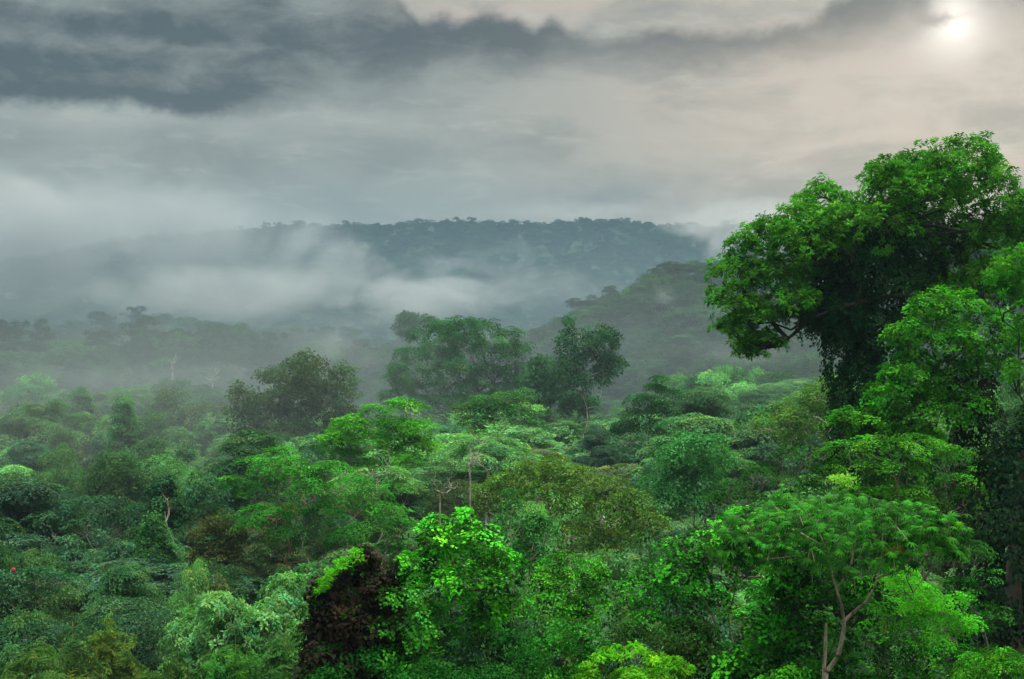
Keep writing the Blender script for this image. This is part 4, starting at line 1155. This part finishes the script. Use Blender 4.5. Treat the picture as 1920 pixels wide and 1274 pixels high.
def spots():
    """spacing-controlled positions (px, D) from near to far over the valley"""
    out = []
    cell = {}
    for k in range(60000):
        D = math.sqrt(FR.uniform(72 ** 2, 372 ** 2))
        px = FR.uniform(-130, 2060)
        x = (px - 960) / FOC * D
        sp = 6.2 if D < 110 else (8.0 if D < 180 else 9.4)
        bad = (px < 620 and D < 89) or (px < 1150 and D < 80)
        for _, hx, hy, hD, hr, hb in HEROES:
            if abs(D - hb[1]) < hr * .75 + sp * .35 and abs(x - hb[0]) < hr * .75 + sp * .35 and math.hypot(x - hb[0], D - hb[1]) < hr * .75 + sp * .35:
                bad = True; break
        if bad: continue
        g = (int(x // 9), int(D // 9))
        for a in (-1, 0, 1):
            for b in (-1, 0, 1):
                for (x2, D2) in cell.get((g[0] + a, g[1] + b), ()):
                    if (x - x2) ** 2 + (D - D2) ** 2 < sp * sp: bad = True
        if bad: continue
        cell.setdefault(g, []).append((x, D))
        out.append((px, D, x, sp))
    return out

def cap_row(px, D):
    """highest picture row (py) a filler at this place may reach, so that the heroes and the hills behind stay in view"""
    lim = -1e9
    for _, hx, hy, hD, hr, hb in HEROES:
        if D < hD - 2:
            hw = hr / hD * FOC
            if abs(px - hx) < hw * 1.15 + 5.5 / D * FOC * .6: lim = max(lim, hy + 18)
    return lim

def canopy_top(px, D):
    """canopy level: about 20 m below the eye in the valley floor, following the ground beyond"""
    return 0

SP = sorted(spots(), key=lambda s: s[1])
cand = []
for px, D, x, sp in SP:
    gz = ground_z(x, D)
    kind = FR.choice(KINDS, p=[.13, .11, .19, .19, .16, .14, .08])
    H = FR.uniform(12.0, 22.5) + (FR.random() < .2) * FR.uniform(2, 7)
    if D < 100: H *= .86
    if D > 190: H = max(H, FR.uniform(16, 24))
    if kind == 'vine': H *= 1.04
    topz = gz + H
    row = 637 - topz / D * FOC
    lim = cap_row(px, D)
    # open view: nothing nearer may rise above the general canopy line
    gl = (712 if px < 420 else (765 if px < 1250 else 690)) + FR.uniform(0, 26)
    lim = max(lim, gl)
    if row < lim:
        topz = (637 - lim - FR.uniform(0, 14)) / FOC * D
        H = topz - gz
    if H < 6: continue
    cand.append((px, D, x, gz, H, kind, sp))
NEAR = cand[:262]
REST = cand[262:]

places = []
for px, D, x, gz, H, kind, sp in NEAR:
    t = int(FR.choice(len(TONES), p=TONE_W / TONE_W.sum()))
    tone, colr = TONES[t]
    colr = tuple(np.array(colr) * FR.uniform(1.0, 2.0) * FR.uniform(.90, 1.10, 3))
    colr = tuple(np.array(colr) * .76 + .24 * colr[1] * np.array((.70, .82, .74)))
    wide = FR.uniform(.62, 1.22) * (sp / 7.8) * (1.0 if kind != 'vine' else 1.0)
    sz = 'small ' if wide < .72 else ('broad ' if wide > 1.0 else '')
    # nearest landmark that can be named
    best, bd = None, 1e9
    row = 637 - (gz + H - 2) / D * FOC
    for h in HEROES:
        if not h[0]: continue
        d = math.hypot((h[1] - px), (h[2] - row) * 1.3) + abs(h[3] - D) * .5
        if d < bd: best, bd = h, d
    dx, dD = px - best[1], D - best[3]
    if dD > 12 and abs(dx) < 140: rel = 'behind'
    elif dD < -12 and abs(dx) < 140: rel = 'in front of'
    else: rel = 'left of' if dx < 0 else 'right of'
    places.append(dict(px=px, D=D, x=x, gz=gz, H=H, kind=kind, wide=wide, color=colr, key=(f'{sz}{tone} {SHAPE[kind][1]} tree {rel} {best[0]}'), d=bd))
groups = {}
for p in places: groups.setdefault(p['key'], []).append(p)
ORD = ['', 'second ', 'third ', 'fourth ', 'fifth ', 'sixth ', 'seventh ', 'eighth ']
for k, ps in groups.items():
    ps.sort(key=lambda p: p['d'])
    for i, p in enumerate(ps):
        p['label'] = k if len(ps) == 1 else (('nearest ' if i == 0 else ORD[min(i, 7)] + 'nearest ') + k)
        if len(p['label'].split()) > 16: p['label'] = p['label'].replace('small ', '').replace('broad ', '')
        if len(p['label'].split()) > 16: p['label'] = p['label'].replace(' nearest', '', 1)
for i, p in enumerate(places):
    pr = PROTO[p['kind']]
    crown, trunk = pr[int(FR.integers(len(pr)))]
    o = bpy.data.objects.new(SHAPE[p['kind']][0], None)
    o.location = (p['x'], p['D'], p['gz'] - .3)
    s = p['H'] / 20.0
    w = p['wide'] * 1.0
    o.scale = (w * FR.uniform(.82, 1.3), w * FR.uniform(.82, 1.2), s)
    o.rotation_euler = (FR.normal(0, .03), FR.normal(0, .03), FR.uniform(0, 6.28))
    col.objects.link(o)
    tag(o, p['label'], 'tree', 'canopy trees of the misty valley')
    c = link('crown', crown, o, p['color'])
    c.delta_scale = (1, 1, 1)
    link('trunk', trunk, o)

# ================================================================== far woods and undergrowth that read as one mass
PCOL = bpy.data.collections.new("forest_prototypes")      # never linked to the scene, only drawn through the instancing below
FARK = ['round', 'billow', 'umbrella', 'tuft', 'rosette', 'tier']
for i, k in enumerate(FARK):
    me = proto(k, 900 + i, far=True, hi=.8)
    PCOL.objects.link(bpy.data.objects.new('far_%d_%s' % (i, k), me))

def shrub_proto(seed):
    rng = np.random.default_rng(seed)
    lobes = [(np.array([rng.normal(0, 1.2), rng.normal(0, 1.2), 1.2 + rng.normal(0, .5)]), np.array([1.3, 1.3, 1.1]) * rng.uniform(.7, 1.2)) for _ in range(7)]
    pos, ax = crown_points(lobes, 1.4, rng, under=.1)
    v, f, c = scatter('shell' if seed % 2 else 'tuft', pos, ax, .7 * rng.uniform(.7, 1.3, len(pos)), rng)
    return mesh_from('shrub', [(v, f, c, M_LEAF_FAR)])
SCOL = bpy.data.collections.new("shrub_prototypes")
for i in range(4):
    SCOL.objects.link(bpy.data.objects.new('shrub_%d' % i, shrub_proto(950 + i)))

def instancer(coll):
    ng = bpy.data.node_groups.new('plant_' + coll.name, 'GeometryNodeTree')
    ng.interface.new_socket('Geometry', in_out='INPUT', socket_type='NodeSocketGeometry')
    ng.interface.new_socket('Geometry', in_out='OUTPUT', socket_type='NodeSocketGeometry')
    n, l = ng.nodes, ng.links
    gi, go = n.new('NodeGroupInput'), n.new('NodeGroupOutput')
    iop = n.new('GeometryNodeInstanceOnPoints')
    ci = n.new('GeometryNodeCollectionInfo')
    ci.inputs['Collection'].default_value = coll
    ci.inputs['Separate Children'].default_value = True
    ci.inputs['Reset Children'].default_value = True
    def attr(name, typ):
        a = n.new('GeometryNodeInputNamedAttribute'); a.data_type = typ
        a.inputs['Name'].default_value = name
        return a.outputs['Attribute']
    l.new(gi.outputs[0], iop.inputs['Points'])
    l.new(ci.outputs[0], iop.inputs['Instance'])
    iop.inputs['Pick Instance'].default_value = True
    l.new(attr('pick', 'INT'), iop.inputs['Instance Index'])
    e2r = n.new('FunctionNodeEulerToRotation')
    l.new(attr('turn', 'FLOAT_VECTOR'), e2r.inputs[0])
    l.new(e2r.outputs[0], iop.inputs['Rotation'])
    l.new(attr('size', 'FLOAT_VECTOR'), iop.inputs['Scale'])
    l.new(iop.outputs[0], go.inputs[0])
    return ng
NG_TREE, NG_SHRUB = instancer(PCOL), instancer(SCOL)

def mass(name, label, cat, pts, scales, hues, npick, ng, rng, only=None):
    pts = np.array(pts, np.float32); n = len(pts)
    me = bpy.data.meshes.new(name)
    me.vertices.add(n); me.vertices.foreach_set('co', pts.ravel())
    a = me.attributes.new('pick', 'INT', 'POINT'); a.data.foreach_set('value', (rng.integers(0, npick, n) if only is None else rng.choice(only, n)).astype(np.int32))
    tr = np.stack([rng.normal(0, .04, n), rng.normal(0, .04, n), rng.uniform(0, 6.28, n)], 1).astype(np.float32)
    a = me.attributes.new('turn', 'FLOAT_VECTOR', 'POINT'); a.data.foreach_set('vector', tr.ravel())
    a = me.attributes.new('size', 'FLOAT_VECTOR', 'POINT'); a.data.foreach_set('vector', np.array(scales, np.float32).ravel())
    a = me.attributes.new('hue', 'FLOAT_COLOR', 'POINT'); a.data.foreach_set('color', np.concatenate([np.array(hues), np.ones((n, 1))], 1).astype(np.float32).ravel())
    o = bpy.data.objects.new(name, me)
    col.objects.link(o)
    md = o.modifiers.new('plants', 'NODES'); md.node_group = ng
    tag(o, label, cat, kind='stuff')
    return o

MR = np.random.default_rng(77)
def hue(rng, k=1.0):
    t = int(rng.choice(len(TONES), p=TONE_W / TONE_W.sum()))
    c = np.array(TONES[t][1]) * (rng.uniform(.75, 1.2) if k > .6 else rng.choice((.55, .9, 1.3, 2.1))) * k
    return tuple(c if k > .6 else c * .45 + np.array((.014, .040, .026)) * .55 * rng.uniform(.5, 1.6))    # hill woods darkened and blued: the look of hazy distance put into leaf colour

# the farther part of the valley canopy
pts = [(x, D, gz - .3) for px, D, x, gz, H, kind, sp in REST]
mass('valley_forest', 'far canopy of the valley fading into the mist', 'forest', pts, [(w, w, H / 20) for (px, D, x, gz, H, kind, sp), w in zip(REST, MR.uniform(.85, 1.2, len(REST)))], [hue(MR, 1.25) for _ in REST], 6, NG_TREE, MR)

def wood(name, label, px0, px1, D0, D1, sp, hk=1.0, tall=(15, 21), wide=(.8, 1.25), tr=60000, sink=5.0, only=None):
    cell, pts, sc, hs = {}, [], [], []
    rng = np.random.default_rng(len(name) * 7 + int(D0))
    for k in range(tr):
        D = rng.uniform(D0, D1); px = rng.uniform(px0, px1); x = (px - 960) / FOC * D
        g = (int(x // sp), int(D // sp)); bad = False
        for a in (-1, 0, 1):
            for b in (-1, 0, 1):
                for (x2, D2) in cell.get((g[0] + a, g[1] + b), ()):
                    if (x - x2) ** 2 + (D - D2) ** 2 < sp * sp: bad = True
        if bad: continue
        cell.setdefault(g, []).append((x, D))
        H = rng.uniform(*tall); w = rng.uniform(*wide)
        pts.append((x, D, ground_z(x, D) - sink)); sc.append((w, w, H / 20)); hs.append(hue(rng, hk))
    return mass(name, label, 'forest', pts, sc, hs, 6, NG_TREE, rng, only)

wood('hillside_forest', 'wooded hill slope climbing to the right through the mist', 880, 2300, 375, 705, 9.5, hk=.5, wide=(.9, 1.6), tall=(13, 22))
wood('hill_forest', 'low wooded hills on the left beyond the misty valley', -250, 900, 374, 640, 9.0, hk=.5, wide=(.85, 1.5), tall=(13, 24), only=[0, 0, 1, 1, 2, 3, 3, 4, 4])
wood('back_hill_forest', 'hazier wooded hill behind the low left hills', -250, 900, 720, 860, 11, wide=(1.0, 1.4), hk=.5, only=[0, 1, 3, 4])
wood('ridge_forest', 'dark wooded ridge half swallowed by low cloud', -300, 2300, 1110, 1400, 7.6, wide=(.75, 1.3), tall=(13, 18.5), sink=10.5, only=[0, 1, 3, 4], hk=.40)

# undergrowth that closes the gaps between the trunks, colour darkened to paint in shade
pts, sc, hs = [], [], []
for k in range(5200):
    D = math.sqrt(MR.uniform(60 ** 2, 330 ** 2)); px = MR.uniform(-150, 2080); x = (px - 960) / FOC * D
    s = MR.uniform(1.1, 2.6)
    pts.append((x, D, ground_z(x, D) - .2)); sc.append((s * 1.2, s * 1.2, s)); hs.append(hue(MR, .7))
mass('undergrowth', 'dark undergrowth filling the gaps between the trees', 'undergrowth', pts, sc, hs, 4, NG_SHRUB, MR)

# ================================================================== air: even haze, and banks of mist
def box(name, lo, hi):
    v = np.array([[x, y, z] for x in (lo[0], hi[0]) for y in (lo[1], hi[1]) for z in (lo[2], hi[2])], float)
    f = np.array([[0, 1, 3, 2], [4, 6, 7, 5], [0, 4, 5, 1], [2, 3, 7, 6], [0, 2, 6, 4], [1, 5, 7, 3]])
    return v, f
mh, N = new_mat('haze')
pv = N.new('ShaderNodeVolumePrincipled')
pv.inputs['Color'].default_value = (.26, .38, .46, 1)
pv.inputs['Density'].default_value = 0.00016
pv.inputs['Density Attribute'].default_value = ''
pv.inputs['Color Attribute'].default_value = ''
pv.inputs['Temperature Attribute'].default_value = ''
pv.inputs['Anisotropy'].default_value = 0.2
N.l.new(pv.outputs[0], N.new('ShaderNodeOutputMaterial').inputs['Volume'])
v, f = box('haze', (-1950, -1950, -76), (1950, 1950, 136))
tag(link('haze', mesh_from('haze', [(v, f, None, mh)])), 'thin humid haze over the whole valley', 'haze', kind='stuff')

# soft-edged banks of mist: every one a closed body of thin vapour with a ragged, billowing density
def sphere_mesh():
    import bmesh
    bm = bmesh.new()
    bmesh.ops.create_icosphere(bm, subdivisions=3, radius=1.0)
    me = bpy.data.meshes.new('mist_bank')
    bm.to_mesh(me); bm.free()
    return me

def mist(label, px, py, D, rpx, rpy, rd, dens, scale=.02, lo=.38, hi=.66, tilt=0.0, stretch=(1, 1, 1.6), colr=(.44, .47, .465), seed=0.0, edge=.15, rag=1.3):
    m, N = new_mat('mist')
    tcn = N.new('ShaderNodeTexCoord').outputs['Object']
    ln = N.new('ShaderNodeVectorMath', operation='LENGTH'); N.l.new(tcn, ln.inputs[0])
    rr = ln.outputs['Value']
    geo = N.new('ShaderNodeNewGeometry').outputs['Position']
    mp = N.new('ShaderNodeMapping'); mp.inputs['Scale'].default_value = stretch; mp.inputs['Location'].default_value = (seed * 37.0, seed * 11.0, seed * 53.0)
    N.l.new(geo, mp.inputs[0])
    nz = N.noise(mp.outputs[0], scale, 5.0, .60, .9)
    # the fall-off towards the rim eats into the noise, so the outline is ragged rather than round
    rim = N.sm(rr, .75, 1.0, 1.0, 0.0)
    rr = N.add(rr, N.mul(N.sub(nz, .45), -rag))
    fall = N.mul(N.sm(rr, edge, 1.0, 1.0, 0.0), rim)
    dn = N.mul(N.sm(N.mul(nz, N.lin(fall, 0, 1, .35, 1.0)), lo, hi), fall)
    p = N.new('ShaderNodeVolumePrincipled')
    p.inputs['Color'].default_value = (*colr, 1)
    p.inputs['Anisotropy'].default_value = .15
    for s in ('Density Attribute', 'Color Attribute', 'Temperature Attribute'): p.inputs[s].default_value = ''
    N.put(p.inputs['Density'], N.mul(dn, dens))
    N.l.new(p.outputs[0], N.new('ShaderNodeOutputMaterial').inputs['Volume'])
    me = sphere_mesh(); me.materials.append(m)
    o = link('mist_bank', me)
    o.location = P(px, py, D)
    o.scale = (rpx / FOC * D, rd, rpy / FOC * D)
    o.rotation_euler = (0, tilt, 0)
    tag(o, label, 'mist', kind='stuff')
    return o


BLUE = (.17, .29, .39)
mist('even pale vapour filling the valley under the canopy level', 960, 760, 330, 1500, 400, 190, .0009, .01, -2, -1, edge=.55, rag=0.0, colr=(.37, .455, .485))
mist('bluish humid air between the hills and the far ridge', 960, 560, 880, 2200, 300, 300, .0009, .008, -2, -1, edge=.5, rag=0.0, colr=BLUE)
mist('thick low cloud resting on the left end of the far ridge', 150, 458, 1000, 640, 205, 95, .022, .010, .16, .54, seed=1, colr=(.50, .525, .525))
mist('mist filling the hollow behind the left hills', 500, 560, 940, 680, 85, 75, .016, .013, .28, .58, seed=2, colr=(.76, .78, .76))
mist('mist climbing the left shoulder of the far ridge', 640, 510, 1030, 200, 120, 45, .018, .014, .36, .60, seed=3, colr=(.58, .60, .60))
mist('cloud shredding over the right end of the far ridge', 1400, 425, 1000, 230, 110, 60, .030, .012, .30, .56, seed=4, colr=(.62, .62, .60))
mist('torn veil drifting across the middle of the ridge', 900, 500, 1060, 250, 100, 40, .014, .018, .42, .62, seed=5)
mist('wisps standing in front of the right part of the ridge', 1080, 540, 900, 260, 80, 50, .011, .018, .38, .60, seed=11)
mist('small wisp rising off the right slope', 1228, 585, 520, 48, 120, 25, .024, .06, .46, .66, tilt=.45, seed=6)
mist('low mist lying in the valley behind the near canopy', 330, 708, 430, 620, 50, 45, .004, .022, .38, .60, seed=7)
mist('torn mist between the left hills and the hill behind them', 330, 620, 690, 520, 60, 45, .004, .018, .40, .60, seed=12)
mist('mist spilling down the slope behind the spreading tree', 1040, 640, 440, 460, 80, 60, .0014, .022, .34, .60, seed=8)
mist('pale mist on the slope left of the towering tree', 1400, 660, 330, 260, 50, 45, .004, .03, .36, .60, seed=9)
mist('faint mist drifting through the canopy at the left edge', 0, 790, 210, 260, 110, 40, .008, .03, .34, .60, seed=10)

mist('ragged mist hanging along the right slope', 1330, 560, 560, 200, 60, 30, .009, .04, .46, .66, seed=13)
mist('torn wisps caught in the hollow left of the spreading tree', 640, 655, 380, 200, 70, 35, .012, .035, .40, .62, seed=14)
mist('torn wisps over the left canopy', 230, 720, 330, 300, 50, 30, .006, .035, .40, .62, seed=15)

mist('soft humid veil over the left half of the canopy', 150, 780, 235, 1050, 330, 125, .0017, .01, -2, -1, edge=.35, rag=0.0, colr=(.42, .48, .485))
